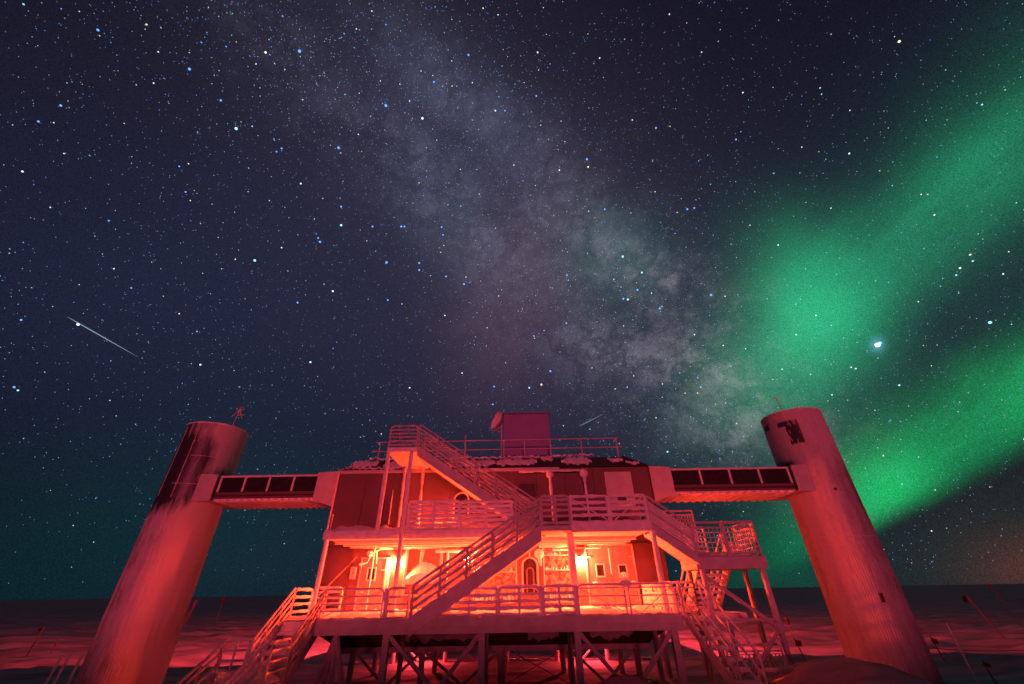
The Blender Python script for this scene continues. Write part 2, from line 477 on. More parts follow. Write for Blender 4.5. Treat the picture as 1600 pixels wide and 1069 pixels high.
# doors
def door_leaf(x0, x1, z0, z1, wx, wz, hinge_right, frost=False):
    d = B().box(x0, x1, BY0 - .055, BY0 - .003, z0, z1, .008).build('door', M['door'], lab)
    f = B()
    for a in ((wx - .17, wx + .17, wz - .22, wz - .18), (wx - .17, wx + .17, wz + .18, wz + .22), (wx - .17, wx - .13, wz - .18, wz + .18), (wx + .13, wx + .17, wz - .18, wz + .18)):
        f.box(a[0], a[1], BY0 - .085, BY0 - .056, a[2], a[3], .006)
    f.build('window_frame', M['frost'], d)
    B().box(wx - .129, wx + .129, BY0 - .066, BY0 - .057, wz - .179, wz + .179).build('door_pane', M['glass'], d)
    if frost: B().lump((wx + .02, BY0 - .08, wz - .12), (.14, .03, .08)).build('snow_clump', M['frost'], d)
    hx = x0 + .1 if hinge_right else x1 - .1
    h = B(); h.tube([(hx, BY0 - .056, .06), (hx, BY0 - .12, .06), (hx + (.13 if hinge_right else -.13), BY0 - .12, .05)], .018, 6, .4)
    h.build('door_handle', M['frost'], d)
    hx = x1 - .06 if hinge_right else x0 + .06
    for zz in (z0 + .3, z1 - .35): B().box(hx - .08, hx + .08, BY0 - .075, BY0 - .056, zz - .03, zz + .03, .004).build('hinge', M['steel'], d)
    return d


def door_frame(x0, x1, z1, z0=-.64):
    f = B(); w = .07
    f.box(x0 - w, x0 - .004, BY0 - .075, BY0 - .002, z0, z1 + w, .008); f.box(x1 + .004, x1 + w, BY0 - .075, BY0 - .002, z0, z1 + w, .008)
    f.box(x0 - .004, x1 + .004, BY0 - .075, BY0 - .002, z1 + .004, z1 + w, .008)
    f.build('door_frame', M['pale'], lab)


door_frame(-5.72, -4.86, 1.10); door_leaf(-5.72, -4.86, -.62, 1.09, -5.33, .62, True)
B().box(-4.86, -4.66, BY0 - .05, BY0 - .003, -.62, 1.16, .01).build('door_trim', M['frost'], lab)
door_frame(2.68, 4.38, 1.42)
door_leaf(2.685, 3.525, -.62, 1.41, 3.13, .62, False); door_leaf(3.535, 4.375, -.62, 1.41, 3.95, .60, True, True)
B().box(3.50, 3.56, BY0 - .09, BY0 - .056, .5, 1.36, .01).build('astragal', M['frost'], lab)
for zz, xx in ((.22, 2.9), (.24, 4.3)):
    B().lump((xx, BY0 - .09, zz), (.1, .05, .05)).build('frost_clump', M['frost'], lab)


# windows of the lower storey, panes crusted with ice, two glazing bars each
def iced_window(x0, x1, z0, z1, bars, cols=1):
    fr = B(); w = .05
    fr.box(x0, x1, BY0 - .05, BY0 - .003, z0, z0 + w, .006); fr.box(x0, x1, BY0 - .05, BY0 - .003, z1 - w, z1, .006)
    fr.box(x0, x0 + w, BY0 - .05, BY0 - .003, z0 + w, z1 - w, .006); fr.box(x1 - w, x1, BY0 - .05, BY0 - .003, z0 + w, z1 - w, .006)
    wd = fr.build('window', M['frost'], lab)
    zs = [z0 + w] + bars + [z1 - w]; cs = np.linspace(x0 + w, x1 - w, cols + 1)
    for za, zb in zip(zs, zs[1:]):
        for xa, xb in zip(cs, cs[1:]):
            B().box(xa + .01, xb - .01, BY0 - .022, BY0 - .004, za + .018, zb - .018, .004).build('pane', M['iced'], wd)
            for q in range(13):
                x = random.uniform(xa + .05, xb - .05); h = random.uniform(.05, .3) * (zb - za)
                B().tube([(x, BY0 - .028, za + .02), (x + random.uniform(-.03, .03), BY0 - .028, za + .03 + h)], random.uniform(.02, .05), 5, .5, taper=.3).build('ice_tongue', M['frost'], wd)
    for zz in bars: B().tube([(x0 + w, BY0 - .03, zz), (x1 - w, BY0 - .03, zz)], .022, 6, .4).build('glazing_bar', M['frost'], wd)


iced_window(1.02, 2.12, -.35, 1.52, [.65, 1.15])
iced_window(-1.55, .05, -.35, 1.62, [.62, 1.15], 2)


def arch_window(cx, z0, w, h, name='arched_window', deep=True):
    def arc(r, y, zlo):
        pts = [(cx - r, y, zlo)]
        for i in range(13):
            a = math.pi * (1 - i / 12); pts.append((cx + r * math.cos(a), y, z0 + h - w / 2 + r * math.sin(a)))
        pts.append((cx + r, y, zlo)); return pts
    fr = B(); fr.tube(arc(w / 2 + .03, BY0 - .03, z0), .035, 6, .15); wd = fr.build(name, M['frost'] if not deep else M['steel'], lab)
    B().loft([arc(w / 2, BY0 - .002, z0), arc(w / 2, BY0 - .014, z0)]).build('pane', M['glass'], wd)
    if deep:
        w2 = w * .5
        p = [(cx - w2 / 2, BY0 - .03, z0)] + [(cx + w2 / 2 * math.cos(math.pi * (1 - i / 10)), BY0 - .03, z0 + h * .62 + w2 / 2 * math.sin(math.pi * (1 - i / 10))) for i in range(11)] + [(cx + w2 / 2, BY0 - .03, z0)]
        B().tube(p, .028, 6).build('inner_arch', M['wall'], wd)
        B().tube([(cx, BY0 - .02, z0 + h + .03), (cx + .01, BY0 - .02, z0 + h + .62)], .024, 6, .5).build('frost_drip', M['frost'], wd)


arch_window(.53, -.1, .5, 1.15)
arch_window(-2.13, 2.5, .52, .92, 'porthole_window', False)
# dark slot and square openings of the upper storey
B().box(-5.42, -5.22, BY0 - .03, BY0 - .003, 1.9, 3.2, .01).build('slot_window', M['glass'], lab)
B().box(.15, .85, BY0 - .03, BY0 - .003, 3.25, 3.75, .01).build('vent_opening', M['trim'], lab)
B().box(3.75, 4.85, BY0 - .04, BY0 - .003, 2.75, 4.18, .012).build('pale_panel', M['pale'], lab)
B().box(4.15, 4.5, BY0 - .055, BY0 - .042, 3.0, 3.18, .006).build('panel_plate', M['trim'], lab)
# snow-choked vent recess behind the lower stair
vr = B()
for a in ((-4.12, -2.72, 1.45, 1.53), (-4.12, -2.72, -.1, -.03), (-4.12, -4.02, -.03, 1.45), (-2.82, -2.72, -.03, 1.45)):
    vr.box(a[0], a[1], BY0 - .12, BY0 - .003, a[2], a[3], .01)
vent = vr.build('vent_recess', M['pale'], lab)
B().box(-4.02, -2.82, BY0 - .03, BY0 - .005, -.03, 1.45).build('vent_back', M['wall'], vent)
def heap():
    b = B(); rings = []
    for i in range(15):
        x = -4.0 + 1.16 * i / 14; t = (i / 14 - .55); top = .95 - 1.2 * t * t + random.uniform(-.04, .04)
        rings.append([(x, BY0 - .031, .28), (x, BY0 - .22, .28), (x, BY0 - .2, (top + .28) / 2), (x, BY0 - .06, top), (x, BY0 - .031, top + .02)])
    return b.loft(rings)
heap().build('drifted_snow', M['frost'], vent)
B().tube([(-3.55, BY0 - .05, .9), (-3.5, BY0 - .05, 1.42)], .07, 6, .4).build('drifted_snow', M['frost'], vent)
# pipes and conduit under the upper deck
for pts, r in (([(-5.2, BY0 - .06, .95), (-5.25, BY0 - .08, 1.38), (-5.1, BY0 - .1, 1.45), (-2.6, BY0 - .1, 1.45)], .035),
               ([(-3.0, BY0 - .12, 1.33), (-.2, BY0 - .12, 1.36)], .06),
               ([(.9, BY0 - .14, 1.44), (2.3, BY0 - .14, 1.44)], .05), ([(1.4, BY0 - .1, 1.33), (2.2, BY0 - .1, 1.33)], .045),
               ([(2.2, BY0 - .12, 1.36), (3.2, BY0 - .12, 1.36), (3.3, BY0 - .12, 1.5)], .03),
               ([(-2.55, BY0 - .06, -.5), (-2.55, BY0 - .06, 1.4)], .05), ([(-1.9, BY0 - .06, .6), (-1.9, BY0 - .06, 1.4)], .035)):
    B().tube(pts, r, 7, .35).build('pipe', M['frost'], lab)
# three small fittings on the wall
B().lump((-5.45, BY0 - .16, 1.28), (.13, .12, .11)).build('frosted_fitting', M['frost'], lab)
B().tube([(-5.45, BY0 - .1, 1.22), (-5.5, BY0 - .2, .98), (-5.75, BY0 - .3, .92)], .03, 6, .5).build('frosted_fitting', M['frost'], lab)
B().lump((.88, BY0 - .3, 1.18), (.17, .14, .17)).tube([(.88, BY0 - .3, 1.06), (.93, BY0 - .3, .78)], .07, 6, .3, taper=.25).build('frosted_fitting', M['frost'], lab)
jb = B().box(-6.12, -5.9, BY0 - .09, BY0 - .003, .47, .86, .015).build('junction_box', M['pale'], lab)
B().lump((-6.01, BY0 - .092, .66), (.02, .01, .04), 8, 4, .05).build('knob', M['trim'], jb)
B().tube([(-6.9, BY0 - 1.2, -.3), (-5.95, BY0 - .08, 1.2)], .006, 5).build('guy_wire', M['pale'], lab)
# rimed pipe frame on the upper storey right of the stair
pf = thing('pipe_frame', 'frost-laden pipe frame with two hanging legs under the right roof edge', 'pipe frame', (1.9, BY0 - .2, 1.8))
B().tube([(.2, BY0 - .2, 4.2), (2.72, BY0 - .2, 4.22)], .045, 7, .5).build('top_pipe', M['frost'], pf)
for xx, rr in ((1.45, .15), (2.85, .17)):
    B().lump((xx, BY0 - .22, 4.08), (rr, .14, rr * 1.2)).build('frost_knob', M['frost'], pf)
    B().tube([(xx + .02, BY0 - .2, 3.95), (xx + .06, BY0 - .2, 1.85)], .06, 7, .5, taper=.55).build('hanging_leg', M['frost'], pf)

# equipment hut, dish and railing on the roof
hut = thing('equipment_hut', 'windowless square hut standing on the middle of the roof', 'hut', (.65, 20, 5.02))
B().box(-.48, 1.78, 19, 21, 5.02, 7.62, .02).build('wall', M['hut'], hut)
for xx in (-.49, 1.735): B().box(xx, xx + .055, 18.985, 19.05, 5.03, 7.6, .006).build('corner_trim', M['hut'], hut)
B().box(-.54, 1.84, 18.95, 21.05, 7.622, 7.68, .012).build('roof', M['hut'], hut)
dish = thing('dish_antenna', 'rimed dish antenna on a bracket at the left corner of the roof hut', 'antenna', (-.62, 19.1, 5.02))
b = B(); rings = []
ax = Vector((-.86, -.42, .30)).normalized(); a1 = ax.cross(Vector((0, 0, 1))).normalized(); a2 = a1.cross(ax)
cc = Vector((-.78, 19.05, 7.28))
for rr, dd in ((.05, -.2), (.24, -.16), (.42, -.02), (.52, .12), (.54, .13), (.44, .01), (.24, -.12), (.04, -.16)):
    rings.append([cc + ax * dd + a1 * rr * math.cos(6.2832 * q / 14) + a2 * rr * math.sin(6.2832 * q / 14) for q in range(14)])
b.loft(rings).build('dish', M['frost'], dish, True)
B().tube([(-.6, 19.12, 5.03), (-.58, 19.12, 7.7)], .04, 6, .25).build('mast', M['steel'], dish)
B().tube([(-.6, 19.12, 6.7), (-1.05, 19.05, 6.9)], .03, 6, .2).build('strut', M['steel'], dish)
B().tube([(-.6, 19.12, 7.0), (-1.0, 18.9, 6.72)], .03, 6, .2).build('strut', M['steel'], dish)
rr_ = thing('roof_railing', 'thin two-rail guard railing along the flat roof edge', 'railing', (-.8, 18, 5.02))
for z, xa, xb in ((5.92, -6.35, 4.82), (5.5, -6.5, 4.95)):
    B().tube([(xa, 18, z), (xb, 18, z + .03)], .028, 6, .25, .3).build('rail', M['steel'], rr_)
for xx in (-6.15, -4.2, -2.22, -.45, .49, 1.68, 3.1, 4.72):
    B().tube([(xx, 18, 4.99), (xx, 18, 5.94 if xx != -2.22 else 6.2)], .035, 6, .35).build('post', M['steel'], rr_)


# ------------------------------------------------------------------ towers and cable bridges
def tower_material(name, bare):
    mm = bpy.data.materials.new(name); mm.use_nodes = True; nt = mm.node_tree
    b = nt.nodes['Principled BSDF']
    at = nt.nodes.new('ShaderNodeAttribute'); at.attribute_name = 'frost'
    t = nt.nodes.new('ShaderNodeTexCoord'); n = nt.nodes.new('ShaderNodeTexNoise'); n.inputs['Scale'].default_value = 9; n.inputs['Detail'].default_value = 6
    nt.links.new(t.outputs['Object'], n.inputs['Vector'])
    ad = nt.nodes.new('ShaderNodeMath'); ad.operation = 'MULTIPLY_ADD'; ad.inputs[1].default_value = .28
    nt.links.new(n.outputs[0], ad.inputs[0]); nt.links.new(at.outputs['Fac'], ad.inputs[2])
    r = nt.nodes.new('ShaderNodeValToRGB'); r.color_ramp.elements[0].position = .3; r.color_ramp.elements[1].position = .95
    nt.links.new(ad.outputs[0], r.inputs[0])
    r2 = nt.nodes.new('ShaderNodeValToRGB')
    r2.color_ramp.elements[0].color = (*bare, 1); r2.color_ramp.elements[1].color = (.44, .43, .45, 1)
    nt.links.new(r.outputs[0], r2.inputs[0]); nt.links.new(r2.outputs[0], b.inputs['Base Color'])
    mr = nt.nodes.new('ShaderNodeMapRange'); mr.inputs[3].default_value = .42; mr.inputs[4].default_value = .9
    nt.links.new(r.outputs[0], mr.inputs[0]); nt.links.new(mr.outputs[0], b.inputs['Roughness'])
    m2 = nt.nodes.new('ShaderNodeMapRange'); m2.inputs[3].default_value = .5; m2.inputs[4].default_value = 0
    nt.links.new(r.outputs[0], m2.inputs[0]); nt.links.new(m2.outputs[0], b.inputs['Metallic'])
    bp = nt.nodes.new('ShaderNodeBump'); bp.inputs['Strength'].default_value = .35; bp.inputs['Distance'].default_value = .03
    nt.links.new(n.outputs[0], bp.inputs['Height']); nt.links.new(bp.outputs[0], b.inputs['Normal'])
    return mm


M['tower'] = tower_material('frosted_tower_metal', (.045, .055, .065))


def make_tower(label, cx, cy, rad, ztop, side):
    t = thing('cable_tower', label, 'tower', (cx, cy, -2.9), 'round cable towers beside the laboratory')
    na, nz = 720, 100
    ang = np.linspace(0, 2 * math.pi, na, endpoint=False); zz = np.linspace(-3.4, ztop, nz)
    A, Z = np.meshgrid(ang, zz)
    # angle measured from the direction that faces the camera, positive to the right seen from it
    face = math.atan2(-cy, -cx); rel = (A - face + math.pi) % (2 * math.pi) - math.pi
    q = np.sin(rel)                                # -1 left silhouette .. 1 right silhouette (camera side)
    nse = vnoise(A * 9, Z * 1.6, 21 + side) * .6 + vnoise(A * 26, Z * 5, 22 + side) * .4
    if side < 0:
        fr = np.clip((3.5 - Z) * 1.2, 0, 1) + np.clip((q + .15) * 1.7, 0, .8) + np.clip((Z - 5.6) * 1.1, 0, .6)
        fr = fr - .55 * np.exp(-((q - .65) / .35) ** 2 - ((Z - 4.4) / .35) ** 2)  # frost thinned above the bridge to paint in the bridge's shadow
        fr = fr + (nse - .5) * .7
        fr = fr - .3 * np.clip((-q - .3) * 1.6, 0, 1)  # thinner frost on the outer flank, also standing in for its shade
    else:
        fr = .8 + (nse - .5) * .28 - .34 * np.clip((q - .3) * 1.6, 0, 1) * np.clip((5.2 - Z) * .8, 0, 1)  # last term thins frost outward, partly to paint the flank's shaded side
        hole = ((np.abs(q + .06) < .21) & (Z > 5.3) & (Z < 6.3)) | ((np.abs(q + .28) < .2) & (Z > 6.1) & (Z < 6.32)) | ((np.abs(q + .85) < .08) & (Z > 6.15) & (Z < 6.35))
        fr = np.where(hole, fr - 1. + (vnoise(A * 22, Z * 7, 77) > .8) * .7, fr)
        fr = fr - 1.1 * np.exp(-((q + .75) / .3) ** 2 - ((Z - 4.52) / .13) ** 2)  # shadow cast by the bridge, put into the frost cover just above it
    fr = np.clip(fr, 0, 1)
    ribs = np.cos(A * 90) * (.0065 if side > 0 else .002) * np.clip((1.6 - Z + .5 * nse) * .8, .06, 1)
    r = rad + ribs + fr * .02 + (nse - .5) * .015 * fr
    v = np.stack([r * np.cos(A), r * np.sin(A), Z + 2.9], -1).reshape(-1, 3)
    idx = np.arange(na * nz).reshape(nz, na)
    f = np.stack([idx[:-1], np.roll(idx[:-1], -1, 1), np.roll(idx[1:], -1, 1), idx[1:]], -1).reshape(-1, 4)
    me = bpy.data.meshes.new('shell')
    me.from_pydata(v.tolist(), [], f.tolist()); me.materials.append(M['tower'])
    me.polygons.foreach_set('use_smooth', np.ones(len(f), bool))
    at = me.attributes.new('frost', 'FLOAT', 'POINT'); at.data.foreach_set('value', fr.ravel().astype(np.float32))
    o = bpy.data.objects.new('shell', me); C.objects.link(o); o.parent = t; WLOC[o.name] = WLOC[t.name]
    circ = lambda rr, z, n=48: [(cx + rr * math.cos(6.2832 * k / n), cy + rr * math.sin(6.2832 * k / n), z) for k in range(n)]
    B().loft([circ(rad - .05, ztop - .02), circ(rad + .01, ztop), circ(rad - .1, ztop + .05)]).build('top_plate', M['bare'], t)
    # rim crust, broken
    b = B(); k = 0
    rim = circ(rad + .005, ztop + .015, 64)
    b.tube(rim + [rim[0]], .032, 6, .7, .2); b.build('rim_frost', M['frost'], t)
    def seam(q0, z0, z1):
        a = face + math.asin(q0); return [(cx + (rad + .018) * math.cos(a), cy + (rad + .018) * math.sin(a), z) for z in (z0, z1)]
    def hoop(z, qa, qb, n=14):
        aa, ab = face + math.asin(qa), face + math.asin(qb)
        return [(cx + (rad + .02) * math.cos(aa + (ab - aa) * k / n), cy + (rad + .02) * math.sin(aa + (ab - aa) * k / n), z) for k in range(n + 1)]
    if side < 0:
        for qq, a, c in ((-.58, 3.4, ztop - .1), (-.93, 3.5, ztop - .1), (.0, 3.4, 4.2)):
            B().tube(seam(qq, a, c), .017, 5, .5).build('vertical_seam', M['pale'], t)
        for z, qa, qb in ((5.1, -.5, .8), (3.95, -.7, .1)): B().tube(hoop(z, qa, qb), .014, 5, .4).build('hoop_seam', M['pale'], t)
    else:
        for z, qa, qb in ((4.6, -.9, .95), (1.6, -.9, .95)): B().tube(hoop(z, qa, qb), .010, 5, .3).build('hoop_seam', M['pale'], t)
        a = face + math.asin(.42)
        for z in (-.35, 3.3):
            B().box(cx + (rad + .03) * math.cos(a) - .05, cx + (rad + .03) * math.cos(a) + .05, cy + (rad + .03) * math.sin(a) - .05, cy + (rad + .03) * math.sin(a) + .03, z - (.14 if z < 0 else .04), z + (.14 if z < 0 else .04), .01).build('cleat', M['trim'], t)
    return t


LTX, LTY, RTX, RTY, TR = -13.85, 17.95, 13.05, 17.9, 1.21
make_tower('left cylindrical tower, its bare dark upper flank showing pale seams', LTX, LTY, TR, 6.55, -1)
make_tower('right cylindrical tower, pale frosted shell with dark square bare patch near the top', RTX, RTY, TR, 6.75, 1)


def cable_bridge(label, xa, xb, side):
    """xa at the building, xb at the tower"""
    t = thing('cable_bridge', label, 'bridge', ((xa + xb) / 2, 18, 3.3), 'enclosed cable bridges between laboratory and towers')
    lo, hi = min(xa, xb), max(xa, xb); y0, y1 = 17.0, 18.85
    B().box(lo, hi, y0 + .05, y1, 3.36, 4.2, .01).build('casing', M['wall'], t)
    B().box(lo, hi, y0 - .02, y1 + .02, 4.202, 4.28, .02).build('roof_cap', M['frost'], t)
    B().box(lo, hi, y0 - .01, y0 + .048, 3.36, 3.62, .01).build('sill_band', M['wall'], t)
    B().box(lo, hi, y0 - .03, y0 - .011, 3.44, 3.5, .008).build('cable_tray', M['trim'], t)
    n = 4; xs = np.linspace(lo + .05, hi - .05, n + 1)
    for i in range(n):
        B().box(xs[i] + .045, xs[i + 1] - .045, y0 + .01, y0 + .045, 3.63, 4.19, .006).build('side_panel', M['glass'], t)
    for i in range(n + 1):
        B().box(xs[i] - .04, xs[i] + .04, y0 - .02, y0 + .046, 3.625, 4.2, .01).build('mullion', M['frost'], t)
    k = 15; w = (hi - lo) / k
    for i in range(k):
        x = lo + w * (i + .5)
        b = B(); rings = []
        for yy in np.linspace(y0 - .02, y1 + .02, 6):
            rings.append([(x + w * .42 * math.cos(an) , yy, 3.34 + .09 * math.sin(an) * random.uniform(.85, 1.15)) for an in np.linspace(math.pi, 2 * math.pi, 7)])
        b.loft(rings).build('floor_rib', M['frost'], t, True)
    B().box(lo, hi, y0, y1, 3.335, 3.358).build('floor_sheet', M['frost'], t)
    # flared collar at the building
    xe = BX0 if side < 0 else BX1; s = side
    r0 = [(xe + s * .02, 16.93, 3.0), (xe + s * .02, 19.1, 3.0), (xe + s * .02, 19.1, 4.38), (xe + s * .02, 16.93, 4.38)]
    r1 = [(xa + s * .04, 16.88, 3.24), (xa + s * .04, 18.92, 3.24), (xa + s * .04, 18.92, 4.32), (xa + s * .04, 16.88, 4.32)]
    B().loft([r0, r1] if s < 0 else [[r0[i] for i in (3, 2, 1, 0)], [r1[i] for i in (3, 2, 1, 0)]]).build('collar', M['pale'], t)
    # frosted sleeve at the tower
    q = xb; B().loft([[(q + s * .12, 16.95, 3.3), (q + s * .12, 18.95, 3.3), (q + s * .12, 18.95, 4.33), (q + s * .12, 16.95, 4.33)],
                      [(q + s * 1.0, 16.98, 3.3), (q + s * 1.0, 18.9, 3.3), (q + s * 1.0, 18.9, 4.36), (q + s * 1.0, 16.98, 4.36)]]).build('sleeve', M['pale'], t)


cable_bridge('dark-windowed cable bridge joining the left tower', -8.1, -12.25, -1)
cable_bridge('dark-windowed cable bridge joining the right tower', 6.45, 11.45, 1)


def whip(label, x, y, z0, tip, branches):
    t = thing('whip_antenna', label, 'antenna', (x, y, z0), None)
    B().tube([(x, y, z0), tip], .022, 5, .3, .2).build('mast', M['steel'], t)
    for br in branches: B().tube([Vector(tip).lerp(Vector((x, y, z0)), br[3]), Vector(tip) + Vector(br[:3])], .014, 5).build('branch', M['frost'], t)


whip('small branched aerial standing on the left tower top', -13.35, 18, 6.6, (-13.25, 18, 7.65),
     [(-.2, 0, .1, .1), (.22, 0, .08, .12), (-.28, 0, -.35, .0), (.25, 0, -.45, .0), (.1, 0, .18, .2), (.3, 0, -.25, .25), (-.1, .1, .2, .3)])
whip('slender tilted aerial standing on the right tower top', 12.9, 17.9, 6.8, (12.75, 17.9, 7.75), [(-.1, 0, .1, .12), (.1, 0, .12, .1), (-.03, 0, .2, .2)])


# ------------------------------------------------------------------ decks, railings
def railing(parent, name, pts, h, rails, r=.03, jit=.4, sag=0., posts=True, corner=True, mids=0, diag=None, base=.0, material='frost', label=None):
    """one railing panel along pts (two points, at floor level); rails are fractions of h"""
    p0, p1 = Vector(pts[0]), Vector(pts[1]); up = Vector((0, 0, h)); lo = Vector((0, 0, base))
    rk = min(.12, (p1 - p0).length * .12); d = (p1 - p0).normalized() * rk
    fr = B()
    if corner:
        fr.tube([p0 + lo, p0 + up - Vector((0, 0, rk)), p0 + up + d * .3 - Vector((0, 0, rk * .3)), p0 + up + d,
                 p1 + up - d, p1 + up - d * .3 - Vector((0, 0, rk * .3)), p1 + up - Vector((0, 0, rk)), p1 + lo], r * 1.15, 7, jit * .7)
    else:
        fr.tube([p0 + up, p1 + up], r * 1.15, 7, jit * .7)
        if posts:
            fr.tube([p0 + lo, p0 + up], r * 1.1, 6, jit * .7); fr.tube([p1 + lo, p1 + up], r * 1.1, 6, jit * .7)
    f = fr.build(name, M[material], parent)
    for q in rails:
        B().tube([p0 + up * q, p1 + up * q], r * .8, 6, jit, .1, sag).build('rail', M[material], f)
    for i in range(mids):
        p = p0.lerp(p1, (i + 1) / (mids + 1))
        B().tube([p + lo, p + up], r * 1.1, 6, jit).build('post', M[material], f)
    if diag:
        B().tube([p0.lerp(p1, diag[0]) + up * diag[1], p0.lerp(p1, diag[2]) + up * diag[3]], r * .45, 5, jit * .4).build('diagonal_wire', M[material], f)
    return f


def snow_bank(parent, x0, x1, y0, y1, z, h, seed, name='deck_snow'):
    """low uneven layer of snow on a deck"""
    nx, ny = max(4, int((x1 - x0) / .14)), max(3, int((y1 - y0) / .2))
    X, Y = np.meshgrid(np.linspace(x0, x1, nx), np.linspace(y0, y1, ny))
    H = h * (.25 + 1.1 * vnoise(X * 1.7, Y * 1.7, seed) * vnoise(X * 5, Y * 5, seed + 1) + .35 * vnoise(X * 6, Y * 6, seed + 2))
    e = np.minimum(np.minimum(X - x0, x1 - X), np.minimum(Y - y0, y1 - Y)); H = H * np.clip(e / .12, .15, 1)
    b = B(); v = np.stack([X, Y, z + H], -1).reshape(-1, 3).tolist(); idx = np.arange(nx * ny).reshape(ny, nx)
    b.poly(v, [(idx[i, j], idx[i, j + 1], idx[i + 1, j + 1], idx[i + 1, j]) for i in range(ny - 1) for j in range(nx - 1)])
    o = b.build(name, M['frost'], parent, True); return o


DZ = -.60                                            # top of the lower deck
dk = thing('lower_deck', 'long snow-covered lower deck in front of the doors', 'deck', (-.5, 15.2, -2.8))
B().box(-6.65, 4.6, 13.62, 16.98, -.93, DZ - .02, .01).build('deck_slab', M['frost'], dk)
def lumpy_beam(x0, x1, y, z0, z1, d=.1, seed=0):
    b = B(); rings = []; n = int((x1 - x0) / .15); rnd = random.Random(seed)
    for i in range(n + 1):
        x = x0 + (x1 - x0) * i / n; j = rnd.uniform(0, .018); k = rnd.uniform(0, .035)
        rings.append([(x, y + d, z0), (x, y - j * .4, z0 - k * .25), (x, y - .012 - j, z0 + (z1 - z0) * .45), (x, y - j, z1 - .03), (x, y + .05, z1 + k), (x, y + d, z1 + k)])
    return b.loft(rings)
lumpy_beam(-5.64, 4.62, 13.5, -.95, -.57, .115, 3).build('edge_beam', M['steel'], dk)
snow_bank(dk, -6.6, 4.55, 13.6, 16.95, DZ - .02, .17, 11)
for xx in (-3.62, -.97, 1.68, 4.38):
    B().box(xx - .09, xx + .09, 13.64, 13.82, gz(xx, 13.7) - .4, -.94, .01).build('column', M['steel'], dk)
    B().box(xx - .07, xx + .07, 15.6, 15.74, gz(xx, 15.7) - .4, -.94, .01).build('column', M['steel'], dk)
for xa, xb in ((-3.55, -2.0), (-1.05, -2.3), (1.75, 3.02), (4.3, 3.0)):
    B().tube([(xa, 13.72, -1.0), (xb, 13.72, -2.35)], .06, 6, .1).build('brace', M['steel'], dk)
for xb in (-5.75, -5.1, -4.6, -5.45): B().tube([(-5.25, 14.3, -1.0), (xb, 14.3, -2.75)], .07, 6, .1).build('brace', M['steel'], dk)
Y1 = 13.57
TH = .70
railing(dk, 'railing_panel', [(-5.55, Y1, DZ), (-3.82, Y1, DZ)], TH + .03, (.28, .5, .76), .026, .45, .015, diag=(.05, .1, 1., .93))
railing(dk, 'railing_panel', [(-3.68, Y1, DZ), (-3.08, Y1, DZ)], TH + .03, (.25, .48, .72), .032, .6, .02)
railing(dk, 'railing_panel', [(-2.12, 13.6, DZ), (-.55, 13.6, DZ)], TH, (.1, .32, .54, .77), .042, .7, .05, corner=False, mids=1)
railing(dk, 'railing_panel', [(-.5, 13.6, DZ), (.68, 13.6, DZ)], TH + .02, (.1, .32, .54, .77), .045, .7, .05, mids=1)
railing(dk, 'railing_panel', [(.78, Y1, DZ), (1.68, Y1, DZ)], TH + .03, (.12, .34, .56, .78), .04, .6, .04, mids=1)
railing(dk, 'railing_panel', [(1.78, Y1, DZ), (3.12, Y1, DZ)], TH + .05, (.33, .62, .88), .026, .4, 0, diag=(.06, .85, .93, .12))
railing(dk, 'railing_panel', [(3.24, Y1, DZ), (4.56, Y1, DZ)], TH + .05, (.33, .62, .88), .026, .4, 0, diag=(.2, .05, .95, .9))
B().lump((3.17, Y1 - .01, .17), (.16, .07, .1)).build('frost_clump', M['frost'], dk)
B().lump((2.75, 14.6, -.5), (.18, .14, .14)).build('snow_clump', M['frost'], dk)
for xx in (-3.75, .73, 1.73): B().tube([(xx, Y1 - .01, DZ), (xx, Y1 - .01, DZ + TH + .04)], .045, 6, .6).build('post', M['frost'], dk)
# end railing, solid with rime, and left return
ef = railing(dk, 'end_railing', [(4.55, 13.68, DZ), (4.55, 16.8, DZ)], TH + .05, (.33, .66), .04, .6, .05, mids=3)
b = B(); rnd = random.Random(5)
for i in range(22):
    for j in range(5):
        if rnd.random() < .80: b.box(4.52 + rnd.uniform(0, .02), 4.57, 13.72 + i * .14, 13.72 + i * .14 + .13, DZ + j * .145, DZ + j * .145 + .14, .02)
o = b.build('rime_crust', M['frost'], ef); o['kind'] = 'stuff'
railing(dk, 'left_railing', [(-6.65, 15.3, DZ), (-6.65, 14.1, DZ)], TH + .05, (.25, .5, .75), .035, .5, .03)
railing(dk, 'left_railing', [(-7.25, 16.7, DZ), (-6.2, 16.7, DZ)], TH + .1, (.2, .42, .64, .86), .04, .4, .02)
# rear deck, throws the long shadow on the plain behind
rd = thing('rear_deck', 'rear deck behind the laboratory, seen only through the stilts', 'deck', (-.5, 26.7, -2.8))
B().box(-7.2, 5.5, 25.02, 28.4, -.93, -.6, .02).build('deck_slab', M['frost'], rd)
B().box(-7.2, 5.5, 28.38, 28.46, -.6, -.42, .02).build('kick_board', M['frost'], rd)
for xx in (-6.4, -3.6, -.97, 1.68, 4.38):
    B().box(xx - .09, xx + .09, 28.0, 28.18, -3.2, -.94, .01).build('column', M['steel'], rd)

